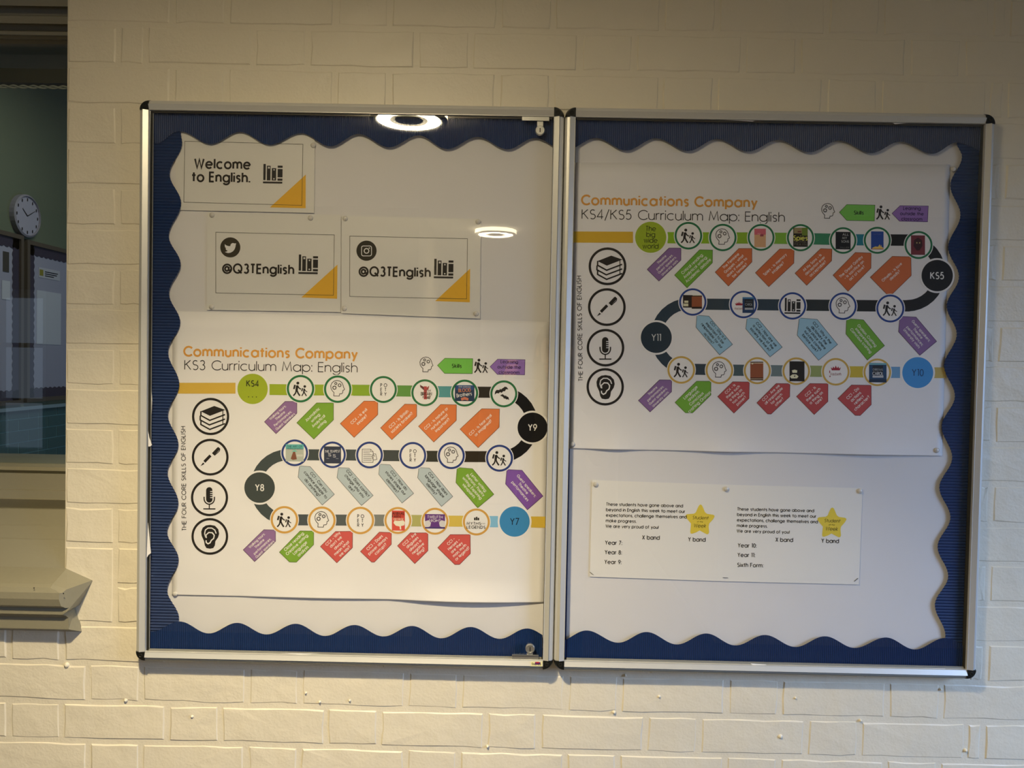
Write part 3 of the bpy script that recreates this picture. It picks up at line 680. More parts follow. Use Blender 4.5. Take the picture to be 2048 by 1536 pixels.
# ------------------------------------------------------------------ sheets inside the boards
def sheet(name, corners, d, m, **tags):
    """corners: tl, tr, br, bl in the photograph"""
    b = MB(); a = [W(*p, d) for p in corners]; bk = [Vector((p.x, p.y + .0003, p.z)) for p in a]
    b.face([a[0], a[3], a[2], a[1]]); b.face([bk[0], bk[1], bk[2], bk[3]])
    b.grid([a, bk], 0, True)
    return recalc(b.build(name, m, **tags))
def curled(name, tl, tr, bl, br, d, m, curl, seed=0, **tags):
    """large sheet whose lower edge stands off the board in waves; curl(s) = stand-off along the edge"""
    b = MB(); nx, nz = 60, 26; rows = []
    A, Bv, Cv, D = W(*tl, d), W(*tr, d), W(*bl, d), W(*br, d)
    for j in range(nz + 1):
        t = 1 - (1 - j / nz) ** 1.7; row = []
        for i in range(nx + 1):
            s = i / nx; p = (A * (1 - s) + Bv * s) * (1 - t) + (Cv * (1 - s) + D * s) * t
            k = max(0, (t - .915) / .085) ** 1.6 * curl(s)
            row.append((p.x, p.y - k, p.z))
        rows.append(row)
    b.grid(rows)
    o = b.build(name, m, smooth=True, **tags)
    for pl in o.data.polygons: pass
    sm = o.modifiers.new('thickness', 'SOLIDIFY'); sm.thickness = .0002; sm.offset = 0
    return o
DB, DP = .0090, .0108
sheet('backing_paper', [(328, 236), (1107, 246), (1088, 1296), (322, 1284)], DB, BACKING, label='large white backing paper lining the left noticeboard', cat='paper')
sheet('backing_paper', [(1152, 248), (1944, 262), (1908, 1320), (1132, 1306)], DB, BACKING, label='large white backing paper lining the right noticeboard', cat='paper')
def curlL(s): return .0002 + .0040 * max(0, math.sin((s - .18) * 7.1)) * (s > .18) * (s < .62) * .8 + (.0100 * max(0, math.sin((s - .58) * math.pi / .42)) if s > .58 else 0)
def curlR(s): return .0003 + .0050 * math.exp(-((s - .12) / .05) ** 2) + .0060 * math.exp(-((s - .42) / .08) ** 2) + .0060 * math.exp(-((s - .80) / .12) ** 2)
POS_L = curled('curriculum_poster', (345, 622), (1099, 644), (344, 1190), (1089, 1205), DP, PAPER, curlL,
               label='large white curriculum poster with a winding coloured route, in the left noticeboard', cat='poster', group='curriculum posters')
POS_R = curled('curriculum_poster', (1147, 325), (1900, 329), (1138, 897), (1884, 912), DP, PAPER, curlR,
               label='large white curriculum poster with a winding coloured route, in the right noticeboard', cat='poster', group='curriculum posters')

# scalloped corrugated borders
def interp_curve(ext, n=14):
    pts = []
    for (a, b) in zip(ext[:-1], ext[1:]):
        for k in range(n):
            t = k / n; s = (1 - math.cos(math.pi * t)) / 2; pts.append((a, b, t, s))
    return pts, ext[-1]
def strip(ext, horizontal, outer, d, p0, p1, pitch, label):
    """ext: alternating extremes of the scalloped edge in the photograph; outer: world x or z of the straight edge"""
    pl, last = interp_curve(ext); P = []
    for a, b, t, s in pl:
        if horizontal: P.append((a[0] + (b[0] - a[0]) * t, a[1] + (b[1] - a[1]) * s))
        else: P.append((a[0] + (b[0] - a[0]) * s, a[1] + (b[1] - a[1]) * t))
    P.append(last)
    Wp = [W(x, y, d) for x, y in P]; key = np.array([(w.x if horizontal else w.z) for w in Wp]); val = np.array([(w.z if horizontal else w.x) for w in Wp])
    o_ = np.argsort(key); key = key[o_]; val = val[o_]
    n = int((p1 - p0) / pitch * 4); rows = []
    amp = pitch * .16
    for i in range(n + 1):
        p = p0 + (p1 - p0) * i / n; v = float(np.interp(p, key, val)); y = -d - amp * math.sin(math.pi / 2 * i)
        q = [outer + (v - outer) * f for f in (0, .5, 1)]
        rows.append([(p, y, a) if horizontal else (a, y, p) for a in q])
    b = MB(); b.grid(rows); o = b.build('scalloped_border', NAVY, label=label, cat='border', group='navy scalloped borders inside the noticeboards')
    sm = o.modifiers.new('card', 'SOLIDIFY'); sm.thickness = .0006; sm.offset = 0
    return o
iL, iR = .0226, XM - .0008 - .0226; jB, jT = Z0 + .0226, Z0 + HB - .0226; kL, kR = XM + .0008 + .0226, W1 - .0226
DS, DT = .0150, .0172
strip([(361.5, 205), (337, 228), (361.5, 264), (364, 286), (339, 347.5), (362, 406), (337.3, 471.5), (361, 528), (337.7, 586), (360.3, 644.7), (335.8, 703), (358.4, 768.6), (335.5, 829), (356.6, 889), (334.7, 944), (356.6, 1006), (334, 1062.5), (357, 1119), (334, 1179), (357.7, 1236), (335, 1290), (356, 1330)],
      False, iL, DS, jB, jT, .0062, 'navy corrugated scalloped border up the left side of the left noticeboard')
strip([(240, 287), (302, 263), (312, 287), (356, 263), (361, 263), (421.4, 288), (480, 264), (540, 289.4), (602, 266.5), (661, 292.5), (717, 268), (778, 294.5), (837, 271), (894, 298), (955, 274), (1015, 298.5), (1070, 276), (1130, 301)],
      True, jT, DT, iL, iR, .0040, 'navy corrugated scalloped border along the top of the left noticeboard')
strip([(242, 1240), (302, 1264), (359, 1243), (417.6, 1267), (474, 1245.7), (533, 1269), (591.5, 1247.6), (650, 1272), (708.7, 1250), (767, 1273), (824, 1252), (882.5, 1276.6), (941, 1254), (999.7, 1277.7), (1054, 1257), (1112, 1281)],
      True, jB, DT, iL, iR, .0040, 'navy corrugated scalloped border along the bottom of the left noticeboard')
strip([(1905, 215), (1930, 240), (1914, 286), (1924, 313), (1900.8, 371), (1921, 429.6), (1896.5, 495), (1918, 553.5), (1893.5, 612), (1913.6, 668), (1888.4, 732), (1910, 792), (1883.7, 853), (1904.5, 915), (1879, 975), (1901, 1035), (1875.4, 1093.5), (1896.5, 1152), (1870, 1210), (1891, 1272), (1866, 1330), (1880, 1380)],
      False, kR, DS, jB, jT, .0062, 'navy corrugated scalloped border up the right side of the right noticeboard')
strip([(1132, 300), (1192, 276), (1252, 301), (1312, 276.5), (1376, 302), (1434, 278), (1496, 303), (1556, 280), (1618.5, 304.5), (1678.5, 281), (1742.6, 306), (1800.6, 283), (1864.7, 307.5), (1914, 285), (1985, 308), (2010, 284)],
      True, jT, DT, kL, kR, .0040, 'navy corrugated scalloped border along the top of the right noticeboard')
strip([(1115, 1284), (1173, 1261), (1236.7, 1285.5), (1293, 1264), (1354, 1289), (1412.5, 1267), (1471, 1291), (1530, 1270), (1591, 1294), (1650, 1272.6), (1709.7, 1296), (1771.8, 1275), (1830, 1299), (1890, 1276), (1950, 1300), (2000, 1280)],
      True, jB, DT, kL, kR, .0040, 'navy corrugated scalloped border along the bottom of the right noticeboard')

# ------------------------------------------------------------------ printed matter (flat ink on the sheets)
def cr(ox, oy, s): return lambda x, y: (ox + x / s, oy + y / s)
A_ = cr(340, 680, 5.3895); B_ = cr(700, 680, 4.8762); D_ = cr(340, 780, 4.3895); E_ = cr(700, 860, 4.8762); F_ = cr(480, 860, 5.4844)
G_ = cr(1140, 370, 5.6889); H_ = cr(1480, 390, 4.5511); I_ = cr(1140, 570, 5.3895); J_ = cr(1500, 570, 4.7628); K_ = cr(1140, 930, 3.3032)
L_ = cr(340, 250, 6.0235); M_ = cr(400, 420, 3.4133)
def ink(rgb):
    if max(rgb) - min(rgb) > 34:          # saturated printing inks
        q = [min(.84, lin((v,))[0] * g) for v, g in zip(rgb, (1.12, 1.32, 1.35))]
        c = tuple(int(255 * (v * 12.92 if v < .0031308 else 1.055 * v ** (1 / 2.4) - .055)) for v in q)
    else: c = rgb
    return mat('ink_%d_%d_%d' % c, c, .62, spec=.25)
WHITE = ink((238, 236, 232)); BLACK = INK
ORANGE, GOLD, LIME, GREEN_, PURPLE, RED, PALE = (214, 142, 62), (222, 172, 44), (160, 164, 40), (120, 150, 48), (140, 98, 138), (198, 78, 72), (184, 198, 202)
TAGO = (214, 112, 60)
DPR = DP + .0004
TILT = -.9
def lettering(parent, d, lines, x, y, ang, cap, col, name='lettering', **k):
    P = Print(d); text(P, lines, x, y, ang, cap, **k); return P.build(name, ink(col) if col != 'k' else BLACK, parent)
def tag_arrow(parent, c, col, pts, lines, ang, tcol=(236, 232, 224), cap=5.0, sp=1.5, off=(0, 0), w=.15, outline=None):
    w = w + .025
    px = [c(*p) for p in pts]; P = Print(DPR)
    P.poly(px, 0); P.line(px, .9, 1, .00006, closed=True)
    dk = tuple(int(v * .55) for v in col)
    o = P.build('label_tag', [ink(col), ink(dk)], parent)
    a = 0; cx = cy = 0
    for (x0, y0), (x1, y1) in zip(px, px[1:] + px[:1]):
        k = x0 * y1 - x1 * y0; a += k; cx += (x0 + x1) * k; cy += (y0 + y1) * k
    cx /= 3 * a; cy /= 3 * a
    lettering(o, DPR + .00014, lines, cx + off[0], cy + off[1], ang, cap, tcol, weight=w, spacing=sp)
    return o
def ringstop(parent, cx, cy, r, col, ri=.845):
    P = Print(DPR + .00010); P.disc(cx, cy, r + 1.6, 0); P.ring(cx, cy, r, r * ri, 1, .00006)
    return P.build('stop_ring', [WHITE, ink(col)], parent)
def disc_stop(parent, cx, cy, r, col, lines, tcol, cap, sp=1.3, w=.16, dy=0, name='year_disc'):
    P = Print(DPR + .00010); P.disc(cx, cy, r + 3.6, 0); P.disc(cx, cy, r, 1, .00006)
    o = P.build(name, [WHITE, ink(col)], parent)
    lettering(o, DPR + .00024, lines, cx, cy + dy, TILT, cap, tcol, weight=w, spacing=sp); return o
# icons: drawn in the units of one enlarged view, placed by centre and scale
def icon(parent, d, kind, cx, cy, s=1.0, col='k', ang=0):
    P = Print(d); ca, sa = math.cos(rad(ang)), math.sin(rad(ang))
    def T(C0, k, p):
        x, y = (p[0] - C0[0]) * k * s, (p[1] - C0[1]) * k * s; return (cx + x * ca + y * sa, cy - x * sa + y * ca)
    if kind == 'hikers':
        C0, k = (565, 372), 1 / 13.653; t = lambda *a: [T(C0, k, p) for p in a]; w = k * s
        for h, r in (((490, 220), 40), ((680, 310), 36)): P.disc(*T(C0, k, h), r * w, n=16)
        for pts, ww in (([(478, 280), (520, 350), (578, 388)], 32), ([(472, 285), (466, 340), (458, 425)], 66), ([(452, 415), (430, 500), (372, 568)], 38), ([(464, 415), (505, 500), (552, 566)], 42), ([(412, 268), (384, 384)], 46),
                        ([(672, 375), (700, 428), (750, 456)], 22), ([(668, 368), (658, 465)], 44), ([(655, 458), (640, 508), (602, 570)], 28), ([(662, 458), (692, 508), (730, 570)], 30), ([(622, 358), (600, 440)], 34)):
            P.line(t(*pts), ww * w)
    elif kind == 'head':
        C0, k = (1585, 378), 1 / 13.653; w = k * s
        P.line([T(C0, k, p) for p in [(1480, 565), (1485, 470), (1440, 430), (1405, 370), (1393, 290), (1420, 215), (1480, 162), (1560, 140), (1640, 155), (1700, 205), (1730, 270), (1745, 325), (1772, 378), (1760, 397), (1728, 410), (1722, 470), (1700, 500), (1640, 505), (1630, 565)]], 17 * w, closed=True)
        for (g, r, ww, n) in (((1495, 340), 42, 20, 8), ((1635, 270), 36, 17, 8), ((1530, 225), 26, 16, 7)):
            gx, gy = T(C0, k, g); P.ring(gx, gy, (r + ww / 2) * w, (r - ww / 2) * w, n=16)
            for q in range(n):
                a = 2 * math.pi * q / n; P.line([(gx + math.cos(a) * r * w, gy + math.sin(a) * r * w), (gx + math.cos(a) * (r + 20) * w, gy + math.sin(a) * (r + 20) * w)], 15 * w)
    elif kind == 'bats':
        C0, k = (1770, 338), 1 / 8.904
        P.poly([T(C0, k, p) for p in [(1608, 356), (1616, 300), (1640, 270), (1690, 272), (1702, 246), (1720, 262), (1738, 244), (1764, 228), (1785, 208), (1820, 216), (1852, 256), (1808, 256), (1790, 292), (1758, 292), (1730, 322), (1704, 306), (1676, 334), (1646, 326)]])
        P.poly([T(C0, k, p) for p in [(1704, 370), (1748, 342), (1780, 366), (1794, 374), (1806, 362), (1818, 382), (1852, 392), (1868, 448), (1842, 432), (1820, 440), (1798, 420), (1776, 424), (1758, 396), (1738, 384)]])
    elif kind == 'document':
        C0, k = (1420, 275), 1 / 5.484; w = k * s; t = lambda *a: [T(C0, k, p) for p in a]
        P.line(t((1340, 212), (1432, 212), (1460, 240), (1460, 356), (1340, 356)), 5 * w, closed=True); P.line(t((1432, 212), (1432, 240), (1460, 240)), 4 * w)
        for q in range(6): P.line(t((1352, 232 + q * 20), (1425 if q < 2 else 1445, 232 + q * 20)), 5 * w)
        P.line(t((1462, 262), (1488, 262), (1502, 322), (1462, 330), (1448, 290)), 5 * w, closed=True); P.line(t((1465, 275), (1480, 290)), 5 * w)
    elif kind == 'books':
        C0, k = (1830, 640), 1 / 9.309; t = lambda a, b, c, d_: [T(C0, k, p) for p in ((a, c), (b, c), (b, d_), (a, d_))]
        for q in ((1655, 1698, 460, 760), (1720, 1740, 492, 765), (1774, 1788, 492, 765), (1740, 1774, 492, 510), (1740, 1774, 545, 765), (1812, 1840, 535, 765), (1866, 1893, 535, 765), (1840, 1866, 535, 554), (1840, 1866, 578, 722), (1840, 1866, 746, 765),
                  (1920, 2012, 487, 527), (1920, 2012, 550, 705), (1920, 2012, 727, 768), (1650, 2010, 787, 820)): P.poly(t(*q))
    elif kind == 'book_stack':
        C0, k = (238, 200), 1 / 4.65; w = k * s; t = lambda *a: [T(C0, k, p) for p in a]
        P.poly(t((146, 152), (272, 102), (374, 138), (345, 150), (232, 194)))
        for q in (0, 1, 2):
            dy = 42 * q; dx = -6 if q == 1 else 0
            P.line(t((148 + dx, 150 + dy), (147 + dx, 190 + dy), (230 + dx * .5, 236 + dy), (372, 182 + dy)), 13 * w)
            P.line(t((352, 145 + dy), (352, 188 + dy)), 8 * w)
            P.line(t((350, 142 + dy), (372, 138 + dy)), 5 * w)
    elif kind == 'pen':
        C0, k = (235, 578), 1 / 4.65; w = k * s; t = lambda *a: [T(C0, k, p) for p in a]
        P.line(t((316, 494), (262, 551)), 30 * w); P.line(t((238, 562), (180, 622)), 26 * w); P.poly(t((168, 628), (181, 642), (144, 662))); P.line(t((310, 484), (326, 500), (322, 520), (276, 562)), 7 * w)
    elif kind == 'microphone':
        C0, k = (230, 953), 1 / 4.65; w = k * s; t = lambda *a: [T(C0, k, p) for p in a]
        P.poly(t(*([(198, 970), (198, 885)] + [(228 - 30 * math.cos(a), 885 - 30 * math.sin(a)) for a in (.5, 1, 1.57, 2.1, 2.64)] + [(258, 892), (236, 892), (236, 900), (258, 900), (258, 911), (236, 911), (236, 919), (258, 919), (258, 930), (236, 930), (236, 938), (258, 938), (258, 949), (236, 949), (236, 957), (258, 957), (258, 970)] + [(228 + 30 * math.cos(a), 970 + 30 * math.sin(a)) for a in (.5, 1, 1.57, 2.1, 2.64)])))
        P.line(t(*([(180, 945), (180, 965)] + [(228 - 48 * math.cos(a), 965 + 50 * math.sin(a)) for a in (.35, .7, 1.05, 1.4, 1.74, 2.1, 2.44, 2.8)] + [(276, 965), (276, 945)])), 11 * w)
        P.line(t((228, 1015), (228, 1056)), 10 * w); P.line(t((172, 1058), (285, 1058)), 11 * w)
    elif kind == 'ear':
        C0, k = (232, 1315), 1 / 4.65; w = k * s; t = lambda *a: [T(C0, k, p) for p in a]
        P.poly(t((235, 1206), (280, 1214), (312, 1248), (320, 1290), (310, 1325), (285, 1360), (280, 1400), (265, 1425), (235, 1431), (200, 1425), (185, 1400), (178, 1360), (155, 1310), (151, 1270), (165, 1233), (195, 1212)))
        P.line(t((194, 1325), (183, 1290), (190, 1255), (215, 1236), (250, 1236), (280, 1255), (292, 1288)), 10 * w, 1, .00006)
        P.line(t((200, 1330), (196, 1302), (222, 1278), (255, 1280), (274, 1305), (268, 1335), (246, 1352), (235, 1375), (215, 1385), (198, 1372), (197, 1352)), 11 * w, 1, .00006)
        return P.build('ear_icon', [BLACK, WHITE], parent)
    elif kind == 'poetry':
        for q, (chs, x) in enumerate((('PER', -6.2), ('OTY', 2.6))):
            for j, c in enumerate(chs): text(P, c, cx + x * s + (1.6 if c in 'OTY' else 2.0), cy + (-8.6 + 8.9 * j) * s + x * s * .015, TILT, 6.3 * s, weight=.17)
    return P.build(kind + '_icon', BLACK if col == 'k' else ink(col), parent)
def band(parent, x0, y0, x1, y1, h, col):
    """y0, y1: middle of the band at its two ends"""
    P = Print(DPR - .00008); P.poly([(x0, y0 - h / 2), (x1, y1 - h / 2), (x1, y1 + h / 2), (x0, y0 + h / 2)]); return P.build('route_band', ink(col), parent)
def bend(parent, cx, cy, ro, ri, a0, a1, col):
    P = Print(DPR - .00006); P.ring(cx, cy, ro, ri, a0=a0, a1=a1, n=16); return P.build('route_bend', ink(col), parent)
def cover(parent, cx, cy, w, h, base, blocks=(), lines=(), name='cover_picture'):
    """small printed picture inside a stop: colour blocks (x0,y0,x1,y1,colour) in fractions, lettering (text,x,y,cap,colour)"""
    P = Print(DPR + .0002); P.rect(cx - w / 2, cy - h / 2, cx + w / 2, cy + h / 2, 0); ms = [ink(base)]
    for k, b in enumerate(blocks):
        ms.append(ink(b[-1])); f = lambda u, v: (cx - w / 2 + u * w, cy - h / 2 + v * h)
        if len(b) == 5: P.poly([f(b[0], b[1]), f(b[2], b[1]), f(b[2], b[3]), f(b[0], b[3])], k + 1, .00005 * (k + 1))
        else: P.poly([f(*p) for p in b[0]], k + 1, .00005 * (k + 1))
    for t in lines:
        ms.append(ink(t[4])); text(P, t[0], cx + t[1], cy + t[2], t[5] if len(t) > 5 else TILT, t[3], weight=.17, mi=len(ms) - 1, lift=.0004, width=t[6] if len(t) > 6 else None)
    return P.build(name, ms, parent)

def skills(parent, centres, rads, tx, ty, ang, tlen):
    for kind, (x, y), r in zip(('book_stack', 'pen', 'microphone', 'ear'), centres, rads):
        P = Print(DPR); P.ring(x, y, r, r * .875); o = P.build('skill_circle', BLACK, parent); icon(o, DPR, kind, x, y, r / 37.3, ang=0)
    lettering(parent, DPR, 'THE FOUR CORE SKILLS OF ENGLISH', tx, ty, ang, 8.2, 'k', name='side_heading', weight=.15, width=tlen)

# ---- left poster
T1 = POS_L
lettering(T1, DPR, 'Communications Company', *A_(150, 170), -.95, 18.3, ORANGE, name='title', weight=.205, width=346, align='l')
lettering(T1, DPR, 'KS3 Curriculum Map: English', *A_(158, 318), -.95, 18.6, 'k', name='subtitle', weight=.088, width=345, align='l')
def legend(parent, hx, hy, hk, gp, pp, txt, c):
    icon(parent, DPR, 'head', hx, hy, .95, ang=TILT)
    tag_arrow(parent, c, (118, 178, 74), gp, 'Skills', -1, (20, 30, 16), 7.2)
    icon(parent, DPR, 'hikers', hk[0], hk[1], .98, ang=TILT)
    tag_arrow(parent, c, (146, 102, 166), pp, ['Learning', 'outside the', 'classroom'], -1, (52, 30, 70), 6.2, sp=1.72)
legend(T1, *B_(746, 247), B_(1283, 250), [(853, 247), (925, 178), (1197, 182), (1193, 328), (922, 325)], [(1366, 260), (1440, 187), (1707, 192), (1703, 340), (1437, 335)], None, B_)
for q in ((356, 776.4, 471, 776.4, 21.8, (206, 158, 62)), (539, 779, 618, 780, 21.8, (152, 160, 38)), (618, 780, 706, 780, 21.8, (150, 160, 42)), (706, 780.4, 760, 780.8, 22, (134, 156, 42)), (760, 781.4, 850, 782.4, 22.2, (96, 136, 62)),
          (850, 783, 925, 784, 22.2, (84, 138, 138)), (925, 784, 1002, 784.8, 22.2, (46, 40, 30)),
          (572, 909.4, 700, 910, 22, (64, 74, 74)), (700, 910, 760, 911, 22, (72, 80, 82)), (760, 911, 840, 912, 22, (66, 72, 72)), (840, 912.4, 925, 913, 22, (50, 52, 44)), (925, 913.2, 1006, 913.4, 22, (48, 40, 26)),
          (560, 1039.5, 660, 1040, 22, (74, 82, 86)), (660, 1040, 720, 1040.4, 22, (84, 92, 92)), (720, 1040.4, 795, 1040.8, 23, (126, 130, 124)), (795, 1041, 870, 1041.8, 23, (170, 156, 92)), (870, 1042, 950, 1042.6, 22, (204, 166, 74)), (950, 1043, 996, 1043.4, 22.5, (128, 170, 196)), (1062, 1044, 1091, 1044.4, 22.4, (206, 162, 58))):
    band(T1, *q)
bend(T1, 1000, 849, 76, 53, -90, 90, (14, 12, 12)); bend(T1, 576, 974.5, 76, 54, 90, 270, (66, 76, 76))
disc_stop(T1, 505.2, 777.8, 30.4, (156, 160, 38), ['KS4', '. . .'], (34, 40, 14), 11.5, sp=1.9)
disc_stop(T1, 1065, 855, 30, (12, 10, 12), 'Y9', (240, 238, 234), 12.5)
disc_stop(T1, 519.2, 975.2, 30.6, (64, 72, 70), 'Y8', (240, 238, 232), 12.5)
disc_stop(T1, 1029.2, 1043.2, 30.3, (60, 124, 168), 'Y7', (24, 40, 58), 13, w=.13)
GR, BL, GD = (34, 102, 58), (38, 54, 112), (200, 142, 68)
for (x, y, r, col, k) in ((601, 777.4, 27.5, GR, 'hikers'), (675.4, 778.3, 27.5, GR, 'head'), (766.7, 779, 27, GR, 'poetry'), (849.7, 785.6, 27, GR, None), (929.3, 786.2, 27, GR, None), (1007.6, 787.7, 27, GR, 'bats'),
                       (589.4, 905.6, 26.8, BL, None), (665, 909.6, 26.6, BL, None), (739, 910, 26.8, BL, 'document'), (825.5, 910.9, 27, BL, 'poetry'), (902.6, 911.3, 27, BL, 'head'), (999, 916.4, 27, BL, 'hikers'),
                       (568.8, 1039.6, 27.5, GD, 'hikers'), (643.7, 1040.5, 27.5, GD, 'head'), (720.7, 1041, 27.5, GD, 'poetry'), (795.8, 1041, 27, GD, None), (870, 1042.5, 27, GD, None), (952.7, 1044, 27, GD, None)):
    o = ringstop(T1, x, y, r, col)
    if k: icon(o, DPR + .00024, k, x, y, 1 if k != 'bats' else 1, ang=TILT)
    elif (x, col) == (849.7, GR):
        cover(o, x + 1, y, 6, 26, (176, 60, 62), [([(0, .05), (-1.3, -.12), (-1.2, .06), (0, .3)], (96, 40, 44)), ([(1, .1), (1.8, -.05), (1.5, .25), (1, .3)], (150, 60, 60)), ([(1, .8), (2.4, .7), (2.0, 1.0), (1, .95)], (150, 140, 130))], [('BRITAIN', 2, 2, 6, (40, 34, 34), TILT, 21), ('RISE', 5, -4.5, 2.6, (90, 60, 50), TILT, 12), ('FALL', 2, 9, 4, (50, 34, 34), TILT, 14)])
    elif (x, col) == (929.3, GR):
        cover(o, x, y, 39, 31.5, (40, 52, 76), [(.05, 0, .95, .3, (46, 72, 120)), ([(.3, .82), (.5, .74), (.7, .82), (.68, .98), (.5, .92), (.34, .98)], (200, 110, 84))], [('BLOOD', 0, -6, 6.4, (206, 120, 78), 2, 24), ('Brothers', -1, 3, 6.6, (226, 224, 220), 8, 30), ('ONE MORNING', 0, -12.5, 2.2, (220, 214, 200), TILT, 24)])
    elif x == 589.4:
        cover(o, x, y, 36, 34, (184, 190, 178), [(0, 0, 1, .28, (98, 164, 158)), ([(.28, .85), (.42, .42), (.52, .42), (.62, .88), (.4, .92)], (128, 74, 56)), ([(.32, .44), (.5, .3), (.66, .44)], (120, 176, 160)), (.6, .6, .95, .72, (206, 208, 200))], [('THE ART OF', 0, -12.6, 3.4, (40, 80, 84), TILT, 30), ('PERSUASION', 0, -8, 3.0, (60, 96, 98), TILT, 30)])
    elif x == 665:
        cover(o, x, y, 34, 34, (52, 60, 80), [], [('THE TEMPEST', 0, -7, 4.6, (206, 208, 212), 1, 30), ('~~'.replace('~', 'S'), -1, 1, 5.4, (210, 212, 216), -14, 16), ('-  -', 0, 7, 4, (180, 184, 194), TILT, 24)])
    elif x == 795.8:
        cover(o, x + 1, y, 26, 40, (208, 72, 60), [(0, .06, .95, .34, (190, 60, 50)), ([(.12, .62), (.2, .5), (.45, .52), (.9, .5), (1, .6), (.95, .74), (.7, .78), (.72, .95), (.62, .95), (.6, .8), (.3, .76)], (236, 206, 184))], [('ANIMAL', 0, -14.4, 5.4, (60, 22, 20), TILT, 24), ('FARM', -4, -8, 5.0, (60, 22, 20), TILT, 17), ('GEORGE', 0, -2.5, 3.4, (232, 196, 170), TILT, 20)])
    elif x == 870:
        cover(o, x, y, 40, 29, (98, 50, 116), [([(0, .5), (.18, .42), (.3, .6), (.26, .85), (.06, .95), (0, .9)], (214, 212, 214)), ([(1, .5), (.82, .42), (.7, .6), (.74, .85), (.94, .95), (1, .9)], (214, 212, 214)), (0, .9, 1, 1, (70, 50, 104))], [('TWELFTH', 0, -8.4, 5, (232, 226, 232), TILT, 30), ('NIGHT', 0, -1.4, 5, (232, 226, 232), TILT, 22)])
    else:
        P = Print(DPR + .00024); text(P, 'MYTHS', x - 5.2, y + 3.0, TILT, 5.2, weight=.2, width=28); text(P, 'LEGENDS', x - .5, y + 10.4, TILT, 5.4, weight=.2, width=37); text(P, 'AND', x + 13.5, y + 3.2, TILT, 2.2, weight=.14, width=8)
        for a, b, h in ((-4.6, -1.4, 5.6), (-.9, 2.1, 7.2), (2.6, 5.6, 5.2)): P.rect(x + a, y - 3.2 - h, x + b, y - 3.4)
        P.build('myths_lettering', BLACK, o)
WT = (238, 234, 226); DK = (28, 30, 32)
tag_arrow(T1, A_, PURPLE, [(1240, 662), (1367, 662), (1367, 790), (1143, 1010), (1018, 882)], ['Walking tours;', 'Theatre', 'Performances;', 'Guest Speakers'], 41, WT, 4.6, 1.72, (-1.5, 2))
tag_arrow(T1, A_, GREEN_, [(1580, 678), (1762, 678), (1762, 860), (1550, 1068), (1367, 892)], ['Journalistic', 'writing;', 'Analytical', 'writing'], 43, WT, 5.2, 1.7, (-1, 1))
tag_arrow(T1, B_, TAGO, [(137, 595), (271, 597), (271, 727), (40, 950), (-95, 815)], ['CC4 - Is evil', 'innate?'], 43, WT, 5.4, 1.7, (-1, 1))
tag_arrow(T1, B_, TAGO, [(535, 625), (650, 627), (650, 743), (408, 972), (298, 857)], ['CC3 - Is British', 'society broken?'], 43, WT, 5.4, 1.7, (0, 1))
tag_arrow(T1, B_, TAGO, [(885, 628), (1038, 632), (1037, 783), (817, 995), (668, 842)], ['CC2 - Is nature or', 'nurture most', 'important?'], 43, WT, 5.2, 1.75, (-.5, 1))
tag_arrow(T1, B_, TAGO, [(1285, 670), (1458, 673), (1455, 850), (1250, 1050), (1073, 870)], ['CC1 - Is fear real', 'or imagined?'], 43, WT, 5.2, 1.6, (-1, 1))
for c, col, pts, ln, tc in ((F_, PALE, [(653, 393), (770, 402), (1035, 705), (902, 822), (638, 518)], ['CC1 - Can you', 'convince people to', 'do anything?'], DK),
                    (F_, PALE, [(1080, 412), (1195, 418), (1460, 718), (1332, 828), (1064, 522)], ['CC2 - Does conflict', 'change who you', 'are?'], DK),
                    (E_, PALE, [(290, 333), (390, 340), (620, 618), (507, 712), (280, 432)], ['CC3 - How do', 'stories shape our', 'identities?'], DK),
                    (E_, PALE, [(672, 366), (775, 372), (1002, 648), (892, 745), (660, 466)], ['CC4 - How does', 'language shape', 'identity?'], DK),
                    (E_, GREEN_, [(1045, 365), (1195, 378), (1403, 627), (1245, 760), (1033, 513)], ['Letter writing;', 'Rhetoric; Poetry', 'writing; Exploring', 'viewpoints'], WT),
                    (E_, (126, 76, 150), [(1530, 385), (1678, 393), (1882, 645), (1730, 778), (1517, 526)], ['Guest speakers;', 'Theatre', 'performances'], WT)):
    tag_arrow(T1, c, col, pts, ln, -50, tc, 5.2, 1.62, (1.5, 1))
tag_arrow(T1, F_, PURPLE, [(262, 1093), (388, 1097), (390, 1220), (160, 1443), (35, 1315)], ['Walking tours;', 'Theatre', 'performances;', 'Guest speakers'], 43, WT, 4.6, 1.72, (0, 1.5))
tag_arrow(T1, F_, GREEN_, [(660, 1107), (808, 1108), (808, 1257), (618, 1450), (543, 1448), (432, 1340)], ['Close reading;', 'Creative writing;', 'Language', 'analysis'], 43, WT, 5.4, 1.62, (0, 0))
tag_arrow(T1, F_, RED, [(1048, 1113), (1235, 1111), (1233, 1290), (1062, 1457), (882, 1278)], ['CC4 - Why', "don't we", 'always', 'mean what', 'we say?'], 43, WT, 5.3, 1.62, (0, 0))
tag_arrow(T1, E_, RED, [(287, 995), (404, 1000), (403, 1115), (238, 1288), (210, 1288), (102, 1185)], ['CC3 - Does', 'power always', 'corrupt?'], 43, WT, 5.4, 1.62, (0, -1))
tag_arrow(T1, E_, RED, [(588, 1002), (760, 1003), (760, 1177), (632, 1303), (463, 1130)], ['CC2 - Are', 'disguises', 'always a', 'negative', 'thing?'], 43, WT, 5.2, 1.6, (0, -1))
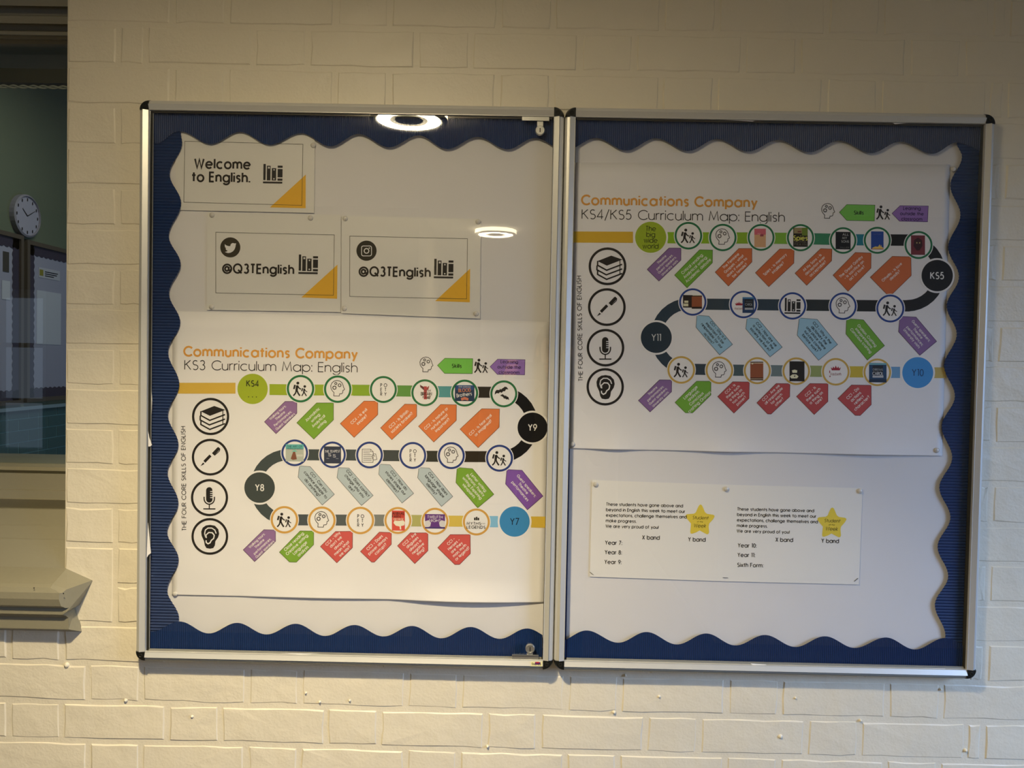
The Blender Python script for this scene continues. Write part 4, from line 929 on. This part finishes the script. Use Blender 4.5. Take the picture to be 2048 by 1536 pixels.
tag_arrow(T1, E_, RED, [(978, 1020), (1172, 1020), (1174, 1205), (1068, 1312), (1022, 1312), (856, 1148)], ['CC1 -', 'Heroes -', 'are they', 'man, myth', 'or legend?'], 43, WT, 5.2, 1.6, (0, -1))
skills(T1, [(421.2, 833), (420.4, 914.3), (419, 995.2), (419.6, 1072.8)], (37.3, 36.8, 37.2, 36.8), 367.3, 957, 90.6, 208)

# ---- right poster
T2 = POS_R
lettering(T2, DPR, 'Communications Company', *G_(133, 221), -.85, 18.3, ORANGE, name='title', weight=.205, width=350, align='l')
lettering(T2, DPR, 'KS4/KS5 Curriculum Map: English', *G_(136, 384), -.85, 18.6, 'k', name='subtitle', weight=.088, width=405, align='l')
legend(T2, *H_(803, 152), H_(1307, 158), [(905, 157), (972, 87), (1228, 92), (1223, 236), (972, 231)], [(1384, 168), (1457, 97), (1714, 100), (1707, 244), (1452, 238)], None, H_)
GR2, BL2, GD2 = (30, 104, 62), (34, 60, 124), (198, 150, 70)
for q in ((1145, 474, 1266, 474.6, 22.4, (206, 156, 40)), (1335, 475.4, 1412, 475.8, 22.6, (136, 166, 30)), (1412, 475.8, 1512, 476, 22.6, (132, 160, 36)), (1512, 476, 1600, 477, 22.4, (122, 162, 52)), (1600, 477, 1685, 479, 22.6, (56, 122, 84)), (1685, 479.4, 1755, 479.8, 22.4, (30, 110, 128)), (1755, 479.8, 1830, 480.4, 22.8, (26, 26, 24)),
          (1374, 608, 1480, 609, 22.4, (46, 64, 76)), (1480, 609, 1585, 610, 22.4, (44, 62, 76)), (1585, 610, 1690, 611, 22.6, (38, 46, 48)), (1690, 611, 1785, 612, 22.8, (30, 32, 30)), (1785, 611.6, 1820, 611.6, 22.8, (28, 28, 26)),
          (1365, 738, 1440, 739.6, 22, (44, 62, 76)), (1440, 740, 1515, 741, 22.4, (74, 94, 98)), (1515, 741, 1592, 742, 22.4, (112, 130, 132)), (1592, 742, 1672, 743, 22.4, (146, 148, 88)), (1672, 743.4, 1755, 744, 22.4, (196, 162, 52)), (1755, 744.4, 1800, 744.8, 22.4, (106, 142, 176)), (1868, 745.4, 1892, 745.6, 21.6, (190, 156, 88))):
    band(T2, *q)
bend(T2, 1814, 546, 77, 54, -82, 90, (26, 25, 24)); bend(T2, 1378, 673.4, 77, 54.4, 90, 270, (44, 62, 76))
disc_stop(T2, 1301.4, 474.6, 31.2, (150, 160, 34), ['The', 'big', 'wide', 'world'], (28, 34, 14), 9.6, sp=1.22, w=.12, name='start_disc')
disc_stop(T2, 1874.4, 551.2, 31.4, (26, 25, 24), 'KS5', (238, 236, 230), 12.8)
disc_stop(T2, 1312.6, 675, 31, (40, 56, 68), 'Y11', (214, 216, 214), 13, w=.12)
disc_stop(T2, 1835.5, 745.2, 31, (64, 130, 184), 'Y10', (28, 66, 106), 13, w=.14)
for (x, y, r, col, k) in ((1376.8, 471.4, 27.6, GR2, 'hikers'), (1445.6, 475, 27.4, GR2, 'head'), (1522.2, 474.8, 26.8, GR2, 'c1'), (1601, 475.4, 27.2, GR2, 'c2'), (1686.2, 481, 26.6, GR2, 'c3'), (1754.6, 480.6, 27, GR2, 'c4'), (1837, 490, 28, GR2, 'c5'),
                       (1385.5, 604, 27.4, BL2, 'c6'), (1487, 609, 27.6, BL2, 'c7'), (1585, 611.8, 27.4, BL2, 'books'), (1686, 612.4, 27.4, BL2, 'head'), (1780.6, 617, 28, BL2, 'hikers'),
                       (1362.5, 739.8, 27.6, GD2, 'hikers'), (1438.8, 740.6, 27.6, GD2, 'head'), (1514.6, 741.4, 27, GD2, 'c8'), (1592.5, 742.4, 27.6, GD2, 'c9'), (1671.6, 743.6, 27.6, GD2, 'c10'), (1754.6, 744.6, 27.6, GD2, 'c11')):
    o = ringstop(T2, x, y, r, col, .86)
    BRN, BLK, CRM = (146, 74, 44), (34, 26, 22), (214, 196, 160)
    if k in ('hikers', 'head'): icon(o, DPR + .00024, k, x, y, 1, ang=TILT)
    elif k == 'books': icon(o, DPR + .00024, k, x, y, .82, ang=TILT)
    elif k == 'c1': cover(o, x - 2, y + 1, 23, 37, (206, 150, 110), [(0, 0, 1, .33, (202, 92, 104)), (.5, .3, .8, .42, (150, 60, 70))], [('FG', -2, -8, 3, (226, 170, 160))])
    elif k == 'c2': cover(o, x, y - 1, 29, 38, (34, 30, 20), [(.05, 0, .6, .3, (150, 124, 84)), (.6, 0, 1, .42, (110, 122, 40)), (.3, .18, .55, .24, (110, 40, 36))], [('Spies', 0, 1.5, 9, (216, 200, 90), -1, 27), ('MICHAEL', 0, 9, 3.4, (120, 112, 96), TILT, 24), ('FRAYN', 0, 14.6, 4.6, (110, 104, 90), TILT, 24)])
    elif k == 'c3': cover(o, x, y, 30, 35, (24, 26, 28), [], [('ALL', 5, -12, 4.2, (190, 192, 186), TILT, 12), ('MY', 3, -5, 4.2, (190, 192, 186), TILT, 9), ('SONS', 4, 2, 4.2, (190, 192, 186), TILT, 15), ('MILLER', 3, 14, 2.2, (120, 120, 118), TILT, 18)])
    elif k == 'c4': cover(o, x, y, 25, 36, (36, 66, 140), [([(.1, .92), (.35, .84), (.55, .86), (.7, .72), (.76, .88), (.8, .74), (.86, .88), (1, .92), (1, .97), (.1, .97)], (222, 178, 92)), (0, .97, 1, 1, (170, 70, 50))], [('GATSBY', 0, -12, 2.4, (90, 90, 150), TILT, 16)])
    elif k == 'c5': cover(o, x - 1, y, 28, 39, (118, 44, 52), [([(.5, .12), (.78, .25), (.82, .55), (.6, .78), (.4, .78), (.18, .55), (.22, .25)], (64, 34, 36)), (.38, .36, .46, .42, (196, 170, 100)), (.58, .36, .66, .42, (196, 170, 100))], [])
    elif k == 'c6': cover(o, x - .5, y - 1.5, 38, 25, BLK, [(.46, .12, 1, .94, BRN), (.5, 0, 1, .05, CRM), (.07, .45, .28, .62, CRM), (.02, .68, .28, .9, CRM), (.46, .98, 1, 1.1, BLK)], [])
    elif k == 'c7': cover(o, x + 9.5, y + 1, 23, 31.5, (26, 52, 88), [(0, 0, 1, .1, (70, 116, 150)), (.18, .14, .9, .66, (24, 28, 34)), (.2, .68, .9, .8, (176, 180, 184))], [('CAROL', 1, -1, 4.4, (150, 156, 162), TILT, 14), ('XMAS', 1, -7, 3, (90, 100, 112), TILT, 12)])
    elif k == 'c8': cover(o, x - 1, y + .5, 26, 37, BRN, [(0, 0, 1, .04, BLK), (0, .06, 1, .09, CRM), (0, .86, 1, .9, BLK), (0, .92, 1, .94, CRM), (0, .96, 1, 1, BLK), (.1, .07, .22, .14, CRM)], [])
    elif k == 'c9': cover(o, x + 1.5, y, 30, 40, (32, 26, 24), [([(.16, .46), (.34, .42), (.52, .46), (.5, .58), (.2, .58)], (226, 206, 170)), ([(.02, .76), (.2, .66), (.45, .66), (.6, .76), (.5, .86), (.12, .86)], (226, 206, 170)), ([(.28, .74), (.4, .7), (.36, .8)], BLK)], [])
    if k in ('c10', 'c7'):
        P = Print(DPR + .00024); sx, sc = (x, 1.0) if k == 'c10' else (x - 9, .8); yy = y - 7 if k == 'c10' else y - 1.5
        P.poly([(sx + u * sc, yy + v * sc) for u, v in [(-10, -2), (-6.5, .5), (-5, -4), (-2.5, 0), (0, -5.5), (2.5, 0), (5, -4), (6.5, .5), (10, -2), (8, 4), (-8, 4)]])
        if k == 'c10': P.rect(x - 13, y - 2.5, x - 11.4, y + 2.5); P.rect(x - 12.8, y + 8, x - 10.6, y + 10.4)
        P.build('crown_mark', ink((158, 32, 48)), o)
        lettering(o, DPR + .00024, 'Macbeth', sx + (0 if k == 'c10' else 0), y + (4.4 if k == 'c10' else 8), TILT, 5.2 * sc, (140, 60, 70), width=22 * sc, weight=.1)
    if k == 'c11': cover(o, x + 1, y + .5, 35, 39, (34, 62, 92), [(0, .02, 1, .1, (116, 160, 166)), (.2, .14, .8, .64, (36, 40, 46)), (.2, .66, .82, .76, (190, 192, 192)), (0, .84, 1, 1, (30, 44, 66))], [('CHRISTMAS', 0, -6, 4, (150, 156, 160), TILT, 20), ('CAROL', 0, 2, 6, (206, 210, 212), TILT, 21)])
P9, OR2, GN2, RD2, PB2 = (132, 94, 138), (198, 98, 54), (110, 154, 50), (180, 68, 68), (150, 176, 192)
tag_arrow(T2, G_, P9, [(1126, 717), (1263, 718), (1262, 855), (1012, 1093), (878, 960)], ['Theatre', 'performances;', 'Guest speakers;', 'University visits'], 43, WT, 4.4, 1.75, (0, 1))
tag_arrow(T2, G_, GN2, [(1475, 737), (1622, 740), (1620, 885), (1332, 1170), (1190, 1025)], ['Critical reading;', 'Analytical writing;', 'Academic debate'], 43, WT, 5.4, 1.66, (0, 0))
tag_arrow(T2, G_, OR2, [(1922, 722), (2070, 722), (2070, 875), (1803, 1150), (1652, 992)], ['The Feminine', 'Gospels - what', 'does it mean to', 'be female?'], 43, WT, 5.0, 1.72, (0, 0))
tag_arrow(T2, H_, OR2, [(362, 491), (493, 493), (490, 620), (262, 835), (140, 708)], ['Spies - Is memory', 'infallible?'], 43, WT, 5.2, 1.7, (0, 0))
tag_arrow(T2, H_, OR2, [(735, 488), (837, 492), (834, 598), (607, 822), (501, 712)], ['All My Sons - Is', 'deception ever', 'acceptable?'], 43, WT, 5.0, 1.66, (0, 0))
tag_arrow(T2, H_, OR2, [(1050, 523), (1194, 528), (1192, 665), (983, 876), (847, 730)], ['The Great Gatsby', '- Is sacrifice an', 'act of love?'], 43, WT, 5.0, 1.72, (0, 0))
tag_arrow(T2, H_, OR2, [(1387, 558), (1556, 562), (1559, 733), (1375, 912), (1345, 912), (1186, 749)], ['Othello - Is love', 'deadly?'], 43, WT, 5.0, 1.7, (0, -1))
for c, col, pts, ln, tc in ((I_, PB2, [(1368, 326), (1497, 336), (1752, 640), (1612, 752), (1358, 455)], ['CC1 - Why is it', 'important to be', 'responsible for our', 'actions?'], DK),
                    (J_, PB2, [(-27, 312), (77, 320), (307, 592), (191, 685), (-40, 417)], ['CC2 - How are we', 'a reflection of the', 'society we live in?'], DK),
                    (J_, PB2, [(470, 313), (640, 328), (834, 567), (653, 717), (450, 478)], ['CC3 - Why is the', 'dictionary the', 'only place where', 'success comes', 'before work?'], DK),
                    (J_, GN2, [(920, 320), (1080, 332), (1282, 578), (1118, 715), (914, 466)], ['Oration; Crafting', 'interpretations;', 'Conscious crafting'], WT),
                    (J_, P9, [(1428, 298), (1582, 306), (1778, 537), (1618, 670), (1415, 445)], ['Guest speakers;', 'Theatre', 'performances;', 'University visits'], WT)):
    tag_arrow(T2, c, col, pts, ln, -50, tc, 5.0, 1.6, (1.5, 1))
tag_arrow(T2, I_, P9, [(965, 1022), (1096, 1024), (1095, 1150), (863, 1368), (738, 1245)], ['Theatre', 'performances;', 'Guest speakers;', 'University visits'], 43, WT, 4.4, 1.75, (0, 1))
tag_arrow(T2, I_, GN2, [(1365, 1037), (1519, 1037), (1519, 1185), (1322, 1378), (1245, 1378), (1132, 1266)], ['Language', 'analysis;', 'Conscious', 'crafting; Oration'], 43, WT, 5.4, 1.62, (0, 1))
tag_arrow(T2, I_, RD2, [(1755, 1043), (1933, 1045), (1930, 1222), (1767, 1381), (1592, 1203)], ['CC4 - Is', 'there such', 'a thing as', 'too much', 'power?'], 43, WT, 5.0, 1.62, (0, -1))
tag_arrow(T2, J_, RD2, [(250, 938), (380, 940), (378, 1063), (200, 1230), (168, 1228), (66, 1122)], ['CC3 - Are we', 'all responsible', 'for each', 'other?'], 43, WT, 5.0, 1.62, (0, -1))
tag_arrow(T2, J_, RD2, [(572, 938), (743, 940), (742, 1110), (612, 1234), (443, 1062)], ['CC2 - Is', 'there such', 'a thing as', 'fate?'], 43, WT, 5.2, 1.62, (0, -1))
tag_arrow(T2, J_, RD2, [(968, 952), (1154, 955), (1155, 1140), (1050, 1243), (1003, 1242), (837, 1082)], ['CC1 - Do', 'actions', 'reflect', 'character?'], 43, WT, 5.4, 1.66, (0, -1))
skills(T2, [(1215, 532.6), (1213.7, 614.2), (1211, 695.4), (1210.4, 773.6)], (37.8, 37.8, 37.6, 37.4), 1159.6, 657, 90.9, 210)

# ---- laminated cards and typed sheets
DC = .0118
def card(label, corners, frame, tri, books, d=DC):
    o = sheet('laminated_card', corners, d, LAM, label=label, cat='card', group='laminated cards in the left noticeboard')
    dp = d + .0003; P = Print(dp); P.line(frame, .8, closed=True); P.build('printed_frame', ink((70, 64, 50)), o)
    P = Print(dp - .0001); P.poly(tri); P.build('corner_triangle', ink((240, 162, 48)), o)
    icon(o, dp, 'books', *books, 1.0, ang=TILT); return o
w1 = card('small white laminated card reading Welcome to English, tucked under the top border',
     [(352, 236), (630, 243), (628.5, 426), (350, 420)], [L_(178, 195), L_(1602, 232), L_(1588, 968), L_(167, 930)], [L_(1636, 597), L_(1634, 1003), L_(1203, 993)], (545.5, 347.5))
lettering(w1, DC + .0003, 'Welcome', *L_(632, 468), -1, 18.2, (38, 32, 26), weight=.2, width=110)
lettering(w1, DC + .0003, 'to English.', *L_(614, 628), -1, 18.2, (38, 32, 26), weight=.2, width=114)
w2 = card('laminated card with a bird badge and an English handle, left of the lower two cards',
     [M_(50, 15), M_(962, 35), M_(960, 697), M_(46, 682)], [M_(108, 152), M_(917, 170), M_(911, 582), M_(108, 566)], [M_(938, 373), M_(936, 606), M_(692, 597)], (616.3, 528.6))
w3 = card('laminated card with a camera badge and an English handle, right of the lower two cards',
     [M_(966, 38), M_(1918, 62), M_(1912, 742), M_(966, 705)], [M_(1023, 178), M_(1826, 196), M_(1820, 607), M_(1022, 590)], [M_(1844, 400), M_(1842, 630), M_(1605, 622)], (887.2, 537.2))
for w_, (hx, hy), wd_ in ((w2, (516.4, 537.8), 141), (w3, (789.4, 543.6), 141)):
    lettering(w_, DC + .0003, '@Q3TEnglish', hx, hy, -1, 17.4, (38, 32, 26), weight=.2, width=wd_)
P = Print(DC + .0003); P.disc(460.6, 494.8, 20.1, 0)
b_ = lambda x, y: (420 + x / 9.309, 460 + y / 9.309)
P.poly([b_(*p) for p in [(275, 262), (300, 285), (340, 298), (378, 300), (382, 275), (400, 252), (425, 242), (455, 250), (488, 248), (480, 275), (475, 310), (460, 355), (430, 395), (385, 422), (335, 430), (275, 410), (310, 400), (330, 388), (300, 370), (290, 345), (300, 340), (280, 320), (275, 295)]], 1, .0001)
P.build('bird_badge', [ink((62, 56, 42)), WHITE], w2)
P = Print(DC + .0003); P.disc(733, 501.4, 20.2, 0)
b_ = lambda x, y: (690 + x / 8.904, 470 + y / 8.904)
sq = []
for cx_, cy_, a0 in ((325, 225, 180), (442, 225, 270), (442, 342, 0), (325, 342, 90)): sq += [b_(cx_ + 30 * math.cos(rad(a0 + t_)), cy_ + 30 * math.sin(rad(a0 + t_))) for t_ in (0, 30, 60, 90)]
P.line(sq, 1.5, 1, .0001, closed=True); P.ring(*b_(383, 283), 5.6, 3.7, 1, .0001, n=24); P.disc(*b_(433, 233), 1.3, 1, .0001, n=12)
P.build('camera_badge', [ink((50, 46, 34)), WHITE], w3)
DSH = .0104
def award(label, corners, dx, dy, years, xband, yband, d):
    o = sheet('typed_sheet', corners, d, mat('ivory_paper', (240, 237, 228), .7, spec=.2), label=label, cat='paper', group='typed sheets in the right noticeboard'); dp = d + .0003
    lettering(o, dp, ['These students have gone above and', 'beyond in English this week to meet our', 'expectations, challenge themselves and', 'make progress.', 'We are very proud of you!'], *K_(240 + dx, 268 + dy), -1.3, 5.9, (34, 30, 28), weight=.18, spacing=1.86, align='l')
    for t, (x, y) in years: lettering(o, dp, t, x, y, -1.2, 7.6, (34, 30, 28), weight=.17, align='l')
    lettering(o, dp, 'X band', *K_(*xband), -1.2, 7.8, (34, 30, 28), weight=.17, width=34); lettering(o, dp, 'Y band', *K_(*yband), -1.2, 7.8, (34, 30, 28), weight=.17, width=34)
    return o
def k_(x, y): return K_(x, y)
s1 = award('small typed sheet listing years seven to nine, left of the pinned pair', [K_(147, 100), K_(1014, 130), K_(1003, 768), K_(131, 738)], 0, 0,
      [('Year 7:', K_(233, 525)), ('Year 8:', K_(231, 588)), ('Year 9:', K_(229, 652))], (535, 479), (838, 492), .0112)
s2 = award('small typed sheet listing years ten, eleven and sixth form, right of the pinned pair', [K_(1014, 130), K_(1933, 153), K_(1910, 790), K_(1003, 768)], 866, 32,
      [('Year 10:', K_(1110, 543)), ('Year 11:', K_(1108, 606)), ('Sixth Form:', K_(1106, 672))], (1416, 494), (1719, 501), .0112)
for s_, ox, oy in ((s1, 0, 0), (s2, 263.7, 6.1)):
    b_ = lambda x, y: (1360 + x / 11.818 + ox, 960 + y / 11.818 + oy)
    P = Print(.0115); P.poly([b_(*p) for p in [(487, 578), (520, 600), (548, 660), (590, 760), (640, 800), (780, 820), (815, 840), (815, 870), (780, 930), (690, 1030), (678, 1100), (688, 1240), (672, 1275), (640, 1285), (560, 1245), (465, 1192), (380, 1240), (285, 1272), (250, 1262), (243, 1225), (262, 1030), (200, 960), (132, 870), (138, 830), (170, 808), (330, 795), (375, 765), (425, 650), (455, 595)]])
    st = P.build('star_sticker', ink((238, 186, 62)), s_)
    for t, x, y, c_, w_ in (('Student', 478, 890, 6.4, 31), ('of the', 470, 985, 3.0, 12), ('Week', 465, 1080, 7.4, 24)):
        lettering(st, .0117, t, *b_(x, y), -2, c_, (92, 78, 24), weight=.12, width=w_, slant=.2)
# ---- push pins and staples
PL = [((424, 430), 'top left corner of the bird badge card'), ((621, 436), 'top right corner of the bird badge card'), ((690.6, 437), 'top left corner of the camera badge card'), ((956, 443.4), 'top right corner of the camera badge card'),
      ((423.4, 613.4), 'bottom left corner of the bird badge card'), ((688.6, 616.9), 'bottom left corner of the camera badge card'), ((952.3, 627.2), 'bottom right corner of the camera badge card'), ((626.4, 290.7), 'top right corner of the Welcome card'),
      ((350.2, 1187.6), 'bottom left corner of the left curriculum poster'), ((1144.6, 888), 'bottom left corner of the right curriculum poster'), ((1873.4, 900.6), 'bottom right corner of the right curriculum poster'), ((1907, 338), 'top right corner of the right curriculum poster'),
      (K_(170, 128), 'top left corner of the years seven to nine sheet'), (K_(1033, 158), 'join between the two typed sheets'), (K_(1915, 172), 'top right corner of the sixth form sheet')]
for (x, y), wh in PL:
    b = MB(); b.lathe(W(x, y, .0122), (0, -1, 0), [(.0050, 0), (.0054, .0006), (.0050, .0014), (.0036, .0024), (.0018, .0030), (.0004, .0032)], 20)
    b.build('push_pin', PIN, smooth=True, label='clear round push pin at the ' + wh, cat='pin', group='clear push pins inside the noticeboards')
for (x, y), a, wh in ((K_(143, 716), -35, 'bottom left corner of the years seven to nine sheet'), (K_(1027, 745), 0, 'bottom edge where the two typed sheets meet'), (K_(1890, 758), 42, 'bottom right corner of the sixth form sheet')):
    c = W(x, y, .0118); b = MB(); ux, uz = math.cos(rad(a)) * .0050, math.sin(rad(a)) * .0050
    u = Vector((ux, 0, uz)); n_ = Vector((-uz, 0, ux)).normalized() * .0004
    for s_ in (0,):
        p = [c - u - n_, c + u - n_, c + u + n_, c - u + n_]; q = [v_ + Vector((0, -.0005, 0)) for v_ in p]
        b.face(q); b.grid([p, q], 0, True)
    b.build('staple', mat('steel_wire', (120, 120, 122), .3, metal=.9), label='thin steel staple at the ' + wh, cat='staple', group='staples in the typed sheets')
